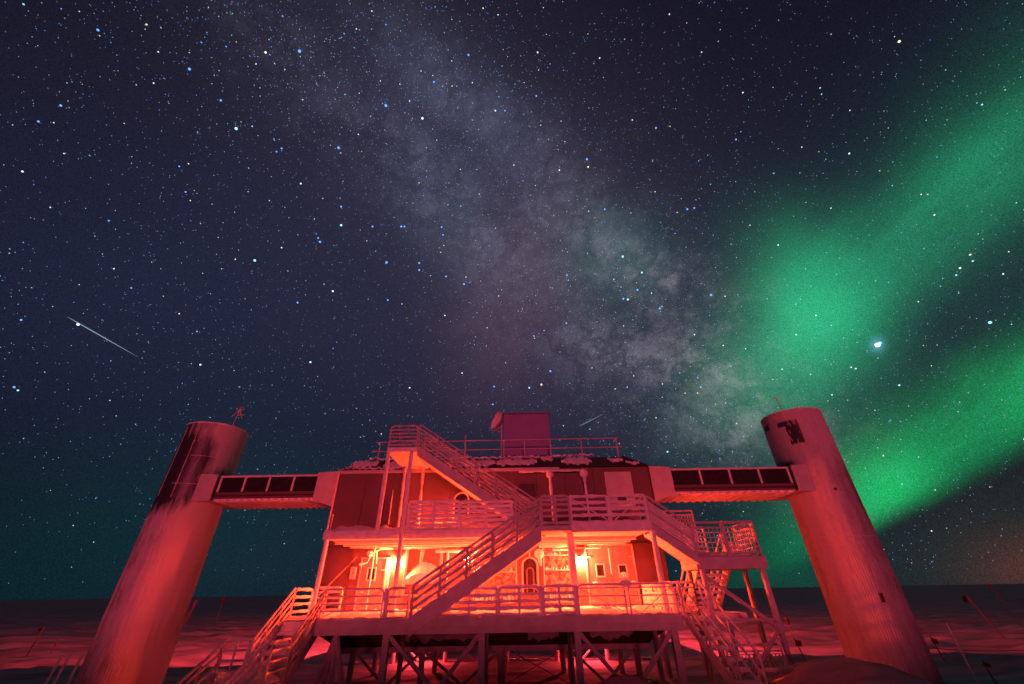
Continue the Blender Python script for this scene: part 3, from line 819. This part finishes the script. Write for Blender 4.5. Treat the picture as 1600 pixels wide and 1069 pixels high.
# upper deck
UZ = 1.80
ud = thing('upper_deck', 'snow-laden upper gallery deck above the lit doorways', 'deck', (-.5, 15.7, 1.5))
B().box(-6.28, 4.22, 14.52, 16.98, 1.56, UZ - .02, .02).build('deck_slab', M['frost'], ud)
B().box(1.7, 4.22, 13.66, 14.515, 1.56, UZ - .02, .02).build('deck_slab', M['frost'], ud)
lumpy_beam(-6.32, 1.0, 14.46, 1.53, 1.80, .08, 8).build('edge_beam', M['frost'], ud)
lumpy_beam(1.72, 4.26, 13.58, 1.54, 1.84, .09, 9).build('edge_beam', M['frost'], ud)
for y in (15.2, 16.0, 16.7): B().box(-6.2, 4.15, y, y + .09, 1.46, 1.558, .01).build('joist', M['frost'], ud)
snow_bank(ud, -6.25, .9, 14.5, 16.9, UZ - .02, .22, 31)
snow_bank(ud, .95, 4.2, 14.5, 16.9, UZ - .02, .2, 33)
for i, (xx, yy, r) in enumerate(((-6.22, 14.56, .075), (4.3, 13.72, .085))):
    B().tube([(xx, yy, DZ - .02), (xx, yy, 1.55)], r, 8, .12, .2).build('post', M['frost'], ud)
B().box(1.66, 1.86, 14.0, 14.2, DZ - .02, 1.555, .02).build('post', M['frost'], ud)
B().tube([(-5.2, 16.5, DZ), (-5.2, 16.5, 1.46)], .03, 6, .3).build('post', M['frost'], ud)
railing(ud, 'railing_panel', [(-3.6, 14.52, UZ), (-1.9, 14.52, UZ)], .86, (.16, .33, .5, .67, .84), .05, .6, .05, corner=False, mids=1)
railing(ud, 'railing_panel', [(-1.85, 14.52, UZ), (-.1, 14.52, UZ)], .84, (.16, .33, .5, .67, .84), .052, .6, .05, corner=False, mids=1)
railing(ud, 'railing_panel', [(1.78, 13.64, UZ), (2.98, 13.64, UZ)], .79, (.04, .3, .54, .78), .046, .55, .05, corner=False, diag=(.02, .95, .95, .1))
railing(ud, 'railing_panel', [(3.04, 13.64, UZ), (4.2, 13.64, UZ)], .79, (.04, .3, .54, .78), .046, .55, .05, corner=False, diag=(.1, .1, .95, .95))


# ------------------------------------------------------------------ stairs
def stair(name, label, p0, p1, side, n, hrail, rails, group=None, soffit=True, r=.034, jit=.5, depth=.36, treadw=.28, posts=5, back=True, mesh=False, start=0.):
    """p0 foot, p1 head on the near edge; side = vector across the flight"""
    t = thing(name, label, 'stairs', (p0[0], p0[1], p0[2]), group)
    p0, p1, sd = Vector(p0), Vector(p1), Vector(side)
    run = (p1 - p0); hdir = Vector((run.x, run.y, 0)).normalized()
    for k, off in enumerate((Vector((0, 0, 0)), sd)):
        b = B(); rings = []; m_ = max(6, int(run.length / .2))
        for i in range(m_ + 1):
            c = p0 + off + run * (i / m_); w = sd.normalized() * .035; j = random.uniform(0, .035)
            rings.append([c - w + Vector((0, 0, -depth + j * .5)), c + w + Vector((0, 0, -depth + j * .5)), c + w + Vector((0, 0, .03 + j)), c - w + Vector((0, 0, .03 + j))])
        b.loft(rings).build('stringer', M['steel'] if k == 0 else M['frost'], t)
    for i in range(n):
        c = p0 + run * ((i + .6) / n); c.z -= .03
        e = hdir * treadw / 2
        b = B(); q = [c - e + sd * .04, c + e + sd * .04, c + e + sd * .96, c - e + sd * .96]; hh = random.uniform(.02, .07)
        b.loft([[v - Vector((0, 0, .04)) for v in q], [v for v in q], [v.lerp(c + sd * .5, .12) + Vector((0, 0, hh)) for v in q]])
        b.build('tread', M['frost'], t)
    soff = B(); w = sd * .06
    if not soffit: w = sd * .49
    a, c_ = p0 + run * .02 + Vector((0, 0, -depth * .92)), p1 - run * .0 + Vector((0, 0, -depth * .92))
    soff.loft([[a + w, a + sd - w, a + sd - w + Vector((0, 0, .02)), a + w + Vector((0, 0, .02))], [c_ + w, c_ + sd - w, c_ + sd - w + Vector((0, 0, .02)), c_ + w + Vector((0, 0, .02))]])
    soff.build('soffit_sheet' if soffit else 'centre_stringer', M['frost'], t)
    up = Vector((0, 0, hrail))
    for k, off in enumerate(((Vector((0, 0, 0))), sd)):
        if k and not back: break
        f = B().tube([p0 + off + run * start + up, p1 + off + up], r * 1.1, 7, jit * .5).build('handrail', M['frost'] if k else M['steel'], t)
        for q in rails: B().tube([p0 + off + run * start + up * q, p1 + off + up * q], r * .9, 6, jit, .1, .03).build('rail', M['frost'] if k else M['steel'], f)
        for i in range(posts):
            c = p0 + off + run * (start + (1 - start) * i / (posts - 1)); B().tube([c, c + up], r * 1.15, 6, jit * .8).build('post', M['frost'] if k else M['steel'], f)
        if mesh:
            g = B()
            for i in range(1, 26):
                c = p0 + off + run * (i / 26)
                g.beam(c + up * .12, c + up * .82, .025, .025)
            for i in range(7):
                g.beam(p0 + off + up * (.12 + i * .115), p1 + off + up * (.12 + i * .115), .03, .03)
            o = g.build('mesh_infill', M['frost'], f); o['kind'] = 'stuff'
    return t


st = stair('stair_flight', 'snow-crusted stair climbing right from the lower deck to the upper gallery', (-2.95, 13.44, DZ), (.80, 13.44, 1.70), (0, .95, 0), 12, .80, (.28, .52, .76), r=.036, jit=.5, depth=.42, posts=6)
B().box(.80, 1.74, 13.42, 14.45, 1.56, 1.72, .02).build('landing', M['steel'], st)
railing(st, 'landing_railing', [(.84, 13.46, 1.72), (1.72, 13.46, 1.72)], .86, (.1, .32, .52, .72, .88), .04, .5, .03, mids=1, material='steel')
snow_bank(st, .84, 1.72, 13.46, 14.4, 1.72, .12, 51, 'landing_snow')

st2 = stair('stair_flight', 'stair climbing left from the upper gallery to the high roof landing', (.75, 14.56, UZ), (-3.55, 14.56, 4.60), (0, .9, 0), 15, .86, (.2, .36, .52, .68, .84), r=.024, jit=.5, depth=.34, posts=7)
B().box(-4.68, -3.56, 14.52, 16.96, 4.42, 4.6, .02).build('landing', M['frost'], st2)
railing(st2, 'landing_railing', [(-4.64, 14.56, 4.6), (-3.62, 14.56, 4.6)], .82, (.12, .3, .48, .64, .82), .032, .5, .03, material='steel')
railing(st2, 'landing_railing', [(-4.64, 16.9, 4.6), (-4.64, 14.62, 4.6)], .82, (.2, .4, .6, .8), .03, .5, .02)
for xx, yy, zb in ((-4.58, 14.48, UZ), (-3.72, 14.39, DZ)):
    B().tube([(xx, yy, zb), (xx, yy, 4.42)], .075, 8, .1, .2).build('post', M['frost'], st2)
for xx in (-4.5, -3.75):
    B().tube([(xx, 16.7, UZ), (xx, 16.7, 4.42)], .06, 7, .45).build('post', M['frost'], st2)

# left entry stair: down towards the camera, landing, then down to the left
s3 = stair('stair_flight', 'short snowy stair coming forward off the left end of the lower deck', (-5.62, 12.35, -1.72), (-5.62, 13.95, DZ), (-.98, 0, 0), 6, .78, (.3, .55, .8), r=.026, jit=.4, depth=.3, posts=4)
s4 = stair('stair_flight', 'lowest open-railed stair running down to the snow at lower left', (-7.12, 10.15, -2.65), (-6.74, 11.38, -1.72), (.98, 0, 0), 6, .80, (.3, .55, .8), r=.03, jit=.4, depth=.3, posts=4)
lp = thing('stair_landing', 'snow-heaped landing between the two left entry stairs', 'landing', (-6.4, 11.8, -2.8))
B().box(-7.3, -5.6, 11.35, 12.34, -1.9, -1.74, .02).build('platform', M['steel'], lp)
snow_bank(lp, -7.25, -5.65, 11.4, 12.3, -1.74, .3, 61, 'landing_snow')
railing(lp, 'railing_panel', [(-7.28, 12.32, -1.74), (-6.64, 12.32, -1.74)], .82, (.25, .5, .75), .03, .4, .02, mids=1)
railing(lp, 'railing_panel', [(-5.62, 11.4, -1.74), (-5.62, 12.3, -1.74)], .82, (.3, .55, .8), .03, .4, .02)
for xx, yy in ((-7.2, 11.45), (-5.7, 11.45), (-5.7, 12.25), (-7.2, 12.25)):
    B().tube([(xx, yy, -3.2), (xx, yy, -1.9)], .05, 6).build('leg', M['steel'], lp)
for c in ((-6.1, 11.95, -1.5), (-5.95, 12.15, -1.42), (-6.9, 12.1, -1.6)):
    B().lump(c, (.2, .16, .1), 9, 6, .3).build('snow_clump', M['frost'], lp)

# right: short flight from the upper deck to the side platform
s5 = stair('stair_flight', 'short mesh-sided stair dropping from the upper gallery to the right side platform', (5.52, 13.7, .86), (4.28, 13.7, 1.74), (0, .9, 0), 5, .84, (.5,), r=.034, jit=.4, depth=.26, posts=2, mesh=True)
sp = thing('side_platform', 'grating-railed platform on tall cross-braced posts at the right', 'platform', (6.6, 14.6, -2.8))
PZ = .84
B().box(5.5, 7.58, 13.95, 15.2, .50, PZ - .02, .02).build('platform', M['steel'], sp)
lumpy_beam(5.48, 7.62, 13.86, .5, PZ, .085, 12).build('edge_beam', M['steel'], sp)
snow_bank(sp, 5.55, 7.55, 13.95, 15.15, PZ - .02, .15, 71, 'platform_snow')
def mesh_panel(parent, p0, p1, zlo, zhi, name='mesh_panel', stepx=.13, stepz=.125, th=.02, mt='frost'):
    p0, p1 = Vector(p0), Vector(p1); L = (p1 - p0).length; g = B(); n = int(L / stepx)
    for i in range(n + 1):
        c = p0.lerp(p1, i / n); g.beam(c + Vector((0, 0, zlo)), c + Vector((0, 0, zhi)), th * random.uniform(.8, 1.6), th)
    k = max(2, int((zhi - zlo) / stepz))
    for i in range(k + 1):
        z = Vector((0, 0, zlo + (zhi - zlo) * i / k)); g.beam(p0 + z, p1 + z, th, th * random.uniform(.9, 1.7))
    o = g.build(name, M[mt], parent); o['kind'] = 'stuff'; return o
for xa, xb in ((5.56, 6.56), (6.62, 7.56)):
    f = railing(sp, 'railing_panel', [(xa, 13.92, PZ), (xb, 13.92, PZ)], .95, (.1, .84), .036, .35, .0, corner=False, material='steel')
    mesh_panel(f, (xa, 13.92, PZ), (xb, 13.92, PZ), .1, .8)
B().tube([(6.95, 13.92, PZ + .8), (7.52, 13.92, PZ + .94)], .03, 6).build('diagonal_wire', M['steel'], sp)
f = railing(sp, 'railing_panel', [(5.56, 15.18, PZ), (6.5, 15.18, PZ)], .95, (.1, .84), .034, .35, 0, corner=False)
mesh_panel(f, (5.56, 15.18, PZ), (6.5, 15.18, PZ), .1, .8)
f = railing(sp, 'railing_panel', [(7.55, 14.0, PZ), (7.55, 15.1, PZ)], .95, (.1, .84), .034, .35, 0, corner=False)
mesh_panel(f, (7.55, 14.0, PZ), (7.55, 15.1, PZ), .1, .8)
for c in ((6.75, 14.3, 1.0), (6.9, 14.25, 1.05), (7.15, 14.3, .95)):
    B().lump(c, (.1, .1, .22), 8, 6, .3).build('snow_clump', M['frost'], sp)
for xx, yy in ((5.68, 14.0), (7.5, 14.0), (5.68, 15.1), (7.5, 15.1)):
    B().tube([(xx, yy, gz(xx, yy) - .4), (xx, yy, .5)], .085, 8, .1, .25).build('post', M['steel'], sp)
B().tube([(5.72, 13.98, .3), (7.46, 13.98, -.98)], .06, 6, .1).build('brace', M['steel'], sp)
B().tube([(7.46, 13.98, -.98), (6.0, 13.98, -2.4)], .06, 6, .1).build('brace', M['steel'], sp)
B().lump((7.46, 13.96, -.98), (.14, .1, .16)).build('gusset', M['steel'], sp)
B().tube([(5.7, 14.02, -.78), (7.46, 14.02, -.78)], .045, 6, .1).build('cross_beam', M['steel'], sp)
# stair from platform away down to the end walkway
s6 = stair('stair_flight', 'lit stair descending behind the right side platform', (7.1, 17.2, -.66), (7.1, 15.25, .80), (-1.05, 0, 0), 9, .8, (.5,), soffit=False, r=.03, jit=.4, depth=.3, posts=3)
ew = thing('end_walkway', 'railed walkway at the right end of the laboratory', 'walkway', (6.3, 17, -2.8))
B().box(5.65, 7.3, 15.3, 19.8, -.93, -.66, .02).build('deck_slab', M['frost'], ew)
B().box(4.62, 5.64, 14.9, 16.9, -.93, -.66, .02).build('deck_slab', M['frost'], ew)
f = railing(ew, 'railing_panel', [(4.7, 15.0, -.66), (5.66, 15.0, -.66)], .84, (.06, .84), .03, .3, 0, corner=False, mids=1)
mesh_panel(f, (4.7, 15.0, -.66), (5.66, 15.0, -.66), .06, .7)
snow_bank(ew, 4.7, 5.6, 15.0, 16.8, -.66, .3, 81, 'walkway_snow')
for xx, yy in ((5.8, 19.5), (7.2, 19.5), (7.2, 16.5)):
    B().tube([(xx, yy, -3.2), (xx, yy, -.93)], .07, 6).build('leg', M['steel'], ew)
# stair from the lower deck's right end to the ground, and the fenced foot landing
s7 = stair('stair_flight', 'open-tread stair leading right from the lower deck to the snow', (5.15, 11.95, -2.15), (4.68, 13.45, DZ), (.62, .1, 0), 8, .8, (.5,), soffit=False, r=.026, jit=.35, depth=.2, posts=3)
fl = thing('fenced_landing', 'low mesh-fenced landing beneath the right side platform', 'landing', (6.7, 13.2, -2.8))
B().box(6.0, 7.7, 13.0, 14.6, -2.5, -2.32, .02).build('platform', M['steel'], fl)
f = railing(fl, 'railing_panel', [(6.05, 14.55, -2.32), (7.65, 14.55, -2.32)], .92, (.08, .84), .03, .35, 0, corner=False, mids=1)
mesh_panel(f, (6.05, 14.55, -2.32), (7.65, 14.55, -2.32), .08, .7, stepx=.1, stepz=.13)
f = railing(fl, 'railing_panel', [(6.1, 13.04, -2.32), (7.2, 13.04, -2.32)], .55, (.5,), .03, .35, 0, corner=False)
for xx, yy in ((6.1, 13.1), (7.6, 13.1), (6.1, 14.5), (7.6, 14.5)):
    B().tube([(xx, yy, -3.2), (xx, yy, -2.5)], .05, 6).build('leg', M['steel'], fl)
# rear side platform with its stair, beyond the right end of the building
rp = thing('rear_platform', 'dim railed stair platform behind the building under the right bridge', 'platform', (7.0, 20.5, -2.8))
B().box(5.7, 8.3, 20.0, 21.6, 1.75, 1.95, .02).build('platform', M['steel'], rp)
for xa, xb in ((5.75, 6.95), (7.0, 8.25)):
    f = railing(rp, 'railing_panel', [(xa, 20.02, 1.95), (xb, 20.02, 1.95)], 1.15, (.1, .85), .04, .3, 0, corner=False, material='steel')
    mesh_panel(f, (xa, 20.02, 1.95), (xb, 20.02, 1.95), .12, .95, stepx=.12, stepz=.14, th=.035, mt='steel')
B().tube([(6.6, 19.9, 3.0), (7.9, 19.9, 2.0)], .05, 6).build('handrail', M['steel'], rp)
for xx in (5.9, 8.1):
    B().tube([(xx, 20.1, -3.2), (xx, 20.1, 1.75)], .08, 6).build('post', M['steel'], rp)


# ------------------------------------------------------------------ wall lamps
def wall_lamp(label, x, y, z, nrm, power, group='red wall lamps of the laboratory', radius=.06, color=RED):
    """back plate on the wall, arm, hood and cage; the lit bulb hangs in the open"""
    n = Vector(nrm); t = thing('wall_lamp', label, 'lamp', (x, y, z), group)
    s_ = Vector((n.y, -n.x, 0))
    def bx(a0, a1, w, z0, z1, nm, mt):
        p = Vector((x, y, 0)); b = B()
        q = [p + n * a0 - s_ * w, p + n * a1 - s_ * w, p + n * a1 + s_ * w, p + n * a0 + s_ * w]
        b.loft([[(v.x, v.y, z0 + z) for v in q], [(v.x, v.y, z1 + z) for v in q]]); return b.build(nm, mt, t)
    bx(.004, .03, .07, -.1, .14, 'back_plate', M['steel'])
    bx(.03, .16, .02, .10, .125, 'arm', M['steel'])
    bx(.04, .2, .09, .125, .145, 'hood', M['steel'])
    for w in (-.08, .08):
        p = Vector((x, y, z)) + n * .11 + s_ * w
        B().tube([p + Vector((0, 0, .125)), p + Vector((0, 0, -.07))], .006, 5).build('cage_bar', M['steel'], t)
    p = Vector((x, y, z)) + n * .11
    lamp_light('bulb_light', p, power, radius, color=color)


wall_lamp('glowing red wall lamp between the single door and the vent, behind the tall post', -4.40, BY0, .98, (0, -1, 0), 4000)
wall_lamp('glowing red wall lamp at the left jamb of the double doors', 2.42, BY0, .95, (0, -1, 0), 4000)
wall_lamp('added red wall lamp hidden behind the lower stair', -1.78, BY0, 1.0, (0, -1, 0), 2300)  # added, unseen lamp that evens out the light along the deck
wall_lamp('red wall lamp behind the packed gallery railing', -2.75, BY0, 2.15, (0, -1, 0), 1700, radius=.12)
wall_lamp('red wall lamp on the right end wall beside the stairs', BX1, 18.4, .4, (1, 0, 0), 480)
wall_lamp('red wall lamp on the hidden back wall, left', -4.4, BY1, .98, (0, 1, 0), 34000, color=PINK)
wall_lamp('red wall lamp on the hidden back wall, right', 2.4, BY1, .98, (0, 1, 0), 34000, color=PINK)


wall_lamp('added red lamp under the rear floor beam, left', -4.6, 23.8, -1.72, (0, -1, 0), 480, color=PINK)  # added pair of unseen lamps to redden the snow under the building
wall_lamp('added red lamp under the rear floor beam, right', 3.4, 23.8, -1.72, (0, -1, 0), 480, color=PINK)


def flood(label, loc, aim, power, cone):
    t = thing('flood_lamp', label, 'lamp', loc, 'red flood lamps on the end walls')
    d = (Vector(aim) - Vector(loc)).normalized(); s_ = 1 if loc[0] > 0 else -1
    l = Vector(loc); a = d.cross(Vector((0, 0, 1))).normalized(); c = a.cross(d)
    sq = lambda p, h: [p + a * h + c * h, p - a * h + c * h, p - a * h - c * h, p + a * h - c * h]
    B().loft([sq(l - d * .12, .06), sq(l - d * .02, .1)]).build('housing', M['steel'], t)
    B().tube([l - d * .1, (BX1 if s_ > 0 else BX0, l.y, l.z - .05)], .02, 5).build('bracket', M['steel'], t)
    lamp_light('flood_light', l + d * .03, power, .06, 'SPOT', aim, cone, PINK)


flood('red flood lamp on the left end wall aimed at the left tower', (BX0 - .3, 18.6, 1.0), (LTX, LTY, 4.6), 75, 100)
flood('red flood lamp on the right end wall aimed at the right tower', (BX1 + .3, 18.6, 1.0), (RTX, RTY, 4.6), 75, 100)


# ------------------------------------------------------------------ route flags and stakes on the snow
def pole(label, x, y, h, lean, fl=None, r=.018, group='marker poles on the snow', name='marker_pole', stick='bamboo'):
    z = gz(x, y); t = thing(name, label, 'pole', (x, y, z), group)
    top = Vector((x + lean, y, z + h)); B().tube([(x, y, z - .3), top], r, 6, .15, .3).build('stick', M[stick], t)
    if fl:
        w, hh, mt, s = fl; b = B(); rings = []
        for i in range(6):
            q = i / 5; o = Vector((s * w * q, .05 * math.sin(q * 5), -.12 * q - .05))
            a = top + o; c = a + Vector((-.03, 0, -hh * (1 - .25 * q)))
            a = top + o * .65; c = a + Vector((-.03, 0, -hh * .65 * (1 - .25 * q)))
            rings.append([a + Vector((0, -.006, 0)), a + Vector((0, .006, 0)), c + Vector((0, .006, 0)), c + Vector((0, -.006, 0))])
        b.loft(rings).build('flag', M[mt], t)
    return t


pole('leaning bamboo pole with small dark flag, far left on the lit snow', -29.0, 29.5, 1.5, .25, (.35, .3, 'flag', -1), .035)
pole('thin dark bare pole left of the left tower base', -27.3, 29.2, .95, .05, None, .03)
pole('tall thin leaning pole rising beside the right tower foot', 14.9, 16.9, 1.65, -.1, None, .022, stick='frost')
pole('short pole with red flag at the lower right edge', 15.6, 17.0, .62, -.12, (.28, .2, 'redflag', 1), .022)
pole('pole with black flag standing beyond the side platform', 17.3, 31.0, 1.25, -.15, (.3, .6, 'flag', 1), .03)
pole('pole with dark red flag just right of the right tower', 18.9, 22.5, .85, -.2, (.35, .35, 'redflag', 1), .025)
pole('pole with dark red flag left of the right tower base', 11.8, 20.6, 1.0, -.3, (.35, .35, 'redflag', 1), .025)
pole('tall leaning pole with black flag at the far right', 28.5, 29.0, 2.2, -1.1, (.5, .55, 'flag', -1), .035)
pole('distant pole with dark flag at the far right edge', 52.0, 51.0, 2.7, -.6, (.5, .6, 'redflag', -1), .05)
pole('distant thin pole behind the side platform', 21.5, 44.0, 1.3, 0, None, .04)
pole('beacon pole with red ball topped marker on the left horizon', -36.0, 58.0, 2.35, 0, None, .06)
ball = thing('marker_ball', 'small red ball on top of the distant left pole', 'marker', (-36, 58, -.45))
B().lump((-36, 58, -.35), (.26, .26, .26), 12, 8, .03).build('ball', M['redflag'], ball, True)
pp = thing('marker_post', 'thick pale marker post just right of the left tower', 'post', (-38.5, 56.0, -2.8))
B().tube([(-38.5, 56, -3.1), (-37.9, 56, -.3)], .17, 8, .1, .3).build('post', M['wood'], pp)
for i, (x, h) in enumerate(((-17.75, .62), (-17.45, .66), (-16.9, .7), (-16.6, .86), (-16.0, .78))):
    pole(('leftmost', 'second from left', 'middle', 'tallest', 'rightmost') [i] + ' of the five short stakes by the left tower', x, 19.3, h + .3, .18 if i != 2 else .1, None, .045, 'short stakes in the snow by the left tower', 'snow_stake', 'frost')
ln = thing('rope_line', 'sagging rope strung across the snow at the right', 'rope', (20, 18, -2.2))
pts = [Vector((13.8, 17.6, -1.85))]
for i in range(1, 13):
    q = i / 12; pts.append(Vector((13.8 + 12.2 * q, 17.6 + 4 * q, -1.8 - .55 * 4 * q * (1 - q) * .6 - .1 * q)))
B().tube(pts, .012, 5).build('rope', M['bamboo'], ln)
ap = thing('rope_post', 'post holding the far end of the rope', 'post', (26, 21.6, -2.8))
B().tube([(26, 21.6, -3.2), (26, 21.6, -1.85)], .03, 6).build('stick', M['bamboo'], ap)


# ------------------------------------------------------------------ stars and meteors
def chart(px, py):
    """direction in the sky of a chart position (thousandths)"""
    d = FW * FPX + CX * (px - 800) - CY * (py - 534.5); return d.normalized()


SD = 7000.0
white, blue, warm, cyan = (.9, .93, 1.), (.13, .36, 1.), (1., .86, .62), (.35, .8, 1.)
named = [(660, 185, 2.3, white), (415, 82, 1.9, warm), (468, 80, 1.9, blue), (296, 108, 1.5, blue), (369, 201, 1.8, cyan), (345, 157, 1.2, blue), (603, 165, 1.9, blue),
         (678, 128, 1.2, blue), (732, 86, 1.3, blue), (774, 173, 1.2, cyan), (789, 173, 1., blue), (840, 82, 1.5, warm), (838, 150, 1.1, blue), (803, 258, 1.1, white),
         (919, 261, 1.6, warm), (874, 266, 1.5, warm), (917, 249, 1.6, blue), (945, 327, 1.3, blue), (920, 330, .9, white), (470, 287, 1.5, white), (529, 231, 1.7, blue),
         (533, 323, 1.3, blue), (533, 352, 1.6, cyan), (582, 354, 1.3, blue), (627, 354, 1.5, blue), (632, 354, 1.3, blue), (604, 410, 1.8, blue), (655, 411, 1.5, blue),
         (655, 422, 1.5, blue), (690, 355, 1.3, blue), (692, 367, 1.2, blue), (697, 432, 1.4, blue), (725, 444, 1.6, blue), (520, 455, 1.9, white), (728, 433, 1.1, white),
         (606, 469, 1.3, blue), (628, 475, 1.1, blue), (695, 493, 1.5, white), (640, 606, 1.6, white), (722, 583, 1.5, warm), (846, 601, 2.4, warm), (860, 580, 1.7, blue),
         (772, 604, 1.4, blue), (827, 606, 1.4, cyan), (973, 401, 1.8, cyan), (886, 430, 1.3, blue), (888, 438, 1.1, blue), (974, 467, 1.7, blue), (981, 468, 1.7, cyan),
         (996, 453, 1.6, blue), (1003, 426, 1.5, cyan), (1085, 523, 1.3, white), (1133, 463, 1.1, white), (1111, 461, 1.8, blue), (1018, 458, 1.2, white), (1244, 523, 1.5, cyan),
         (1371, 539, 5.2, white), (1375, 536, 2.4, cyan), (1405, 65, 1.8, warm), (1547, 504, 2.2, cyan), (1337, 576, 1.3, white), (1330, 574, 1.2, white), (1074, 327, 1.4, blue),
         (1085, 325, 1.2, blue), (1209, 271, 1.3, blue), (1216, 383, 1.3, white), (1031, 482, 1.6, blue), (1034, 479, 1.3, blue), (398, 407, 1.7, cyan), (313, 570, 1.6, white),
         (485, 566, 1.5, cyan), (122, 507, 2.1, white), (33, 500, 1., blue), (22, 605, 1.1, blue), (28, 610, .9, cyan), (153, 47, 1.2, blue), (400, 100, .9, white),
         (500, 378, 1.6, blue), (497, 372, 1.2, blue), (440, 387, 1.3, white), (465, 473, 1.3, blue), (770, 632, 1.3, blue), (885, 505, 1.4, blue), (1095, 605, 1.3, blue),
         (1090, 590, 1.1, blue), (1062, 583, 1., blue), (1025, 200, 1.2, blue), (1150, 218, 1.1, blue), (1327, 240, 1.3, white), (1275, 493, 1.2, white), (1500, 419, 1.4, white),
         (1494, 430, 1.2, cyan), (1520, 408, 1.2, cyan), (1516, 398, 1.3, white), (1460, 336, 1.1, white), (1300, 617, 1.3, cyan), (1405, 602, 1.5, cyan), (1222, 577, 1.1, white),
         (440, 232, 1.1, blue), (432, 237, 1., blue), (560, 210, 1., white), (720, 322, 1., blue), (700, 320, .9, blue), (240, 130, 1., white), (95, 165, 1.1, blue), (35, 268, 1.3, white),
         (60, 190, 1., blue), (280, 260, .9, blue), (290, 300, 1., blue), (170, 345, .9, blue), (100, 240, .8, white), (178, 420, 1., white), (205, 450, .9, blue), (1080, 750, 1.3, white),
         (1043, 706, 1.3, cyan), (1035, 600, 1.1, white), (1130, 540, 1.2, white), (1165, 545, 1., white), (980, 605, 1.2, blue), (925, 575, 1., white)]
def round_stars(lst, name, colour, label):
    bm = bmesh.new(); bmesh.ops.create_icosphere(bm, subdivisions=1, radius=1)
    O = np.array([v.co[:] for v in bm.verts]); F = np.array([[v.index for v in f.verts] for f in bm.faces]); bm.free()
    d = np.array([l[0] for l in lst]); r = np.array([l[1] for l in lst])[:, None, None]
    v = (d[:, None, :] * SD + O[None] * r).reshape(-1, 3) + np.array([0, 0, EYE])
    f = (F[None] + len(O) * np.arange(len(lst))[:, None, None]).reshape(-1, 3)
    me = bpy.data.meshes.new(name); me.from_pydata(v.tolist(), [], f.tolist())
    me.materials.append(glow(name + '_light', colour[0], colour[1]))
    o = bpy.data.objects.new(name, me); C.objects.link(o)
    return tag(o, label, kind='stuff')


def star_mesh(lst, name, colour, label, round_=False):
    if round_:
        return round_stars(lst, name, colour, label)
    O = np.array([(1, 0, 0), (-1, 0, 0), (0, 1, 0), (0, -1, 0), (0, 0, 1), (0, 0, -1)], float)
    F = np.array([(0, 2, 4), (2, 1, 4), (1, 3, 4), (3, 0, 4), (2, 0, 5), (1, 2, 5), (3, 1, 5), (0, 3, 5)])
    d = np.array([l[0] for l in lst]); r = np.array([l[1] for l in lst])[:, None, None]
    v = (d[:, None, :] * SD + O[None] * r).reshape(-1, 3) + np.array([0, 0, EYE])
    f = (F[None] + 6 * np.arange(len(lst))[:, None, None]).reshape(-1, 3)
    me = bpy.data.meshes.new(name); me.from_pydata(v.tolist(), [], f.tolist())
    me.materials.append(glow(name + '_light', colour[0], colour[1]))
    o = bpy.data.objects.new(name, me); C.objects.link(o)
    o.visible_shadow = True
    return tag(o, label, kind='stuff')


PXR = SD / FPX               # size of a thousandth of the chart at the star sphere
lists = {}
for x, y, s_, c in named: lists.setdefault(('named', c), []).append((chart(x, y), s_ * PXR * ((.95 if c in (blue, cyan) and x < 1200 else .66) if s_ < 3 else .55)))
n = 0
band_n = np.cross(chart(520, 60), chart(1130, 620)); band_n /= np.linalg.norm(band_n)
while n < 36000:
    v = RNG.normal(size=3); v /= np.linalg.norm(v)
    if v[2] < .02: continue
    lat = abs(v @ band_n)
    if RNG.random() > .30 + .70 * math.exp(-(lat / .20) ** 2): continue
    if RNG.random() > min(1, .25 + v[2] * 2.2): continue
    n += 1
    mag = RNG.random()
    if mag < .80: key = ('faint', (.50, .56, .75) if RNG.random() < .5 else (.2, .32, .9)); s_ = RNG.uniform(.22, .46)
    elif mag < .978: key = ('mid', [white, blue, blue, blue, blue, cyan, warm][RNG.integers(7)]); s_ = RNG.uniform(.32, .62)
    else: key = ('bright', [white, blue, blue, blue, cyan, warm][RNG.integers(6)]); s_ = RNG.uniform(.5, .95)
    lists.setdefault(key, []).append((v, s_ * PXR))
K = dict(faint=.85, mid=1., bright=1.4, named=1.7)
for i, ((kind, col), lst) in enumerate(lists.items()):
    star_mesh(lst, 'star_field', (col, K[kind]), None, kind == 'named')
for p0, p1, w, label, k in (((105, 495), (214, 557), .45, 'white meteor streak low in the left sky', .5), ((905, 666), (943, 647), .7, 'faint short meteor streak right of the roof hut', .25)):
    b = B(); a, c = chart(*p0) * 6900, chart(*p1) * 6900; q = []
    for t_ in np.linspace(0, 1, 9): q.append(a.lerp(c, t_))
    rings = []; dr = (c - a).normalized(); s1 = dr.cross(a.normalized()).normalized(); s2 = s1.cross(dr)
    for i, p in enumerate(q):
        rr = w * PXR * (.12 + math.sin(math.pi * (i / 8) ** .6) * .8)
        rings.append([p + s1 * rr * math.cos(x) + s2 * rr * math.sin(x) for x in np.linspace(0, 6.2832, 6, endpoint=False)])
    o = b.loft(rings).build('meteor', glow('meteor_light', (.6, .8, .95), k), None, loc=tuple(a))
    tag(o, label, 'meteor')
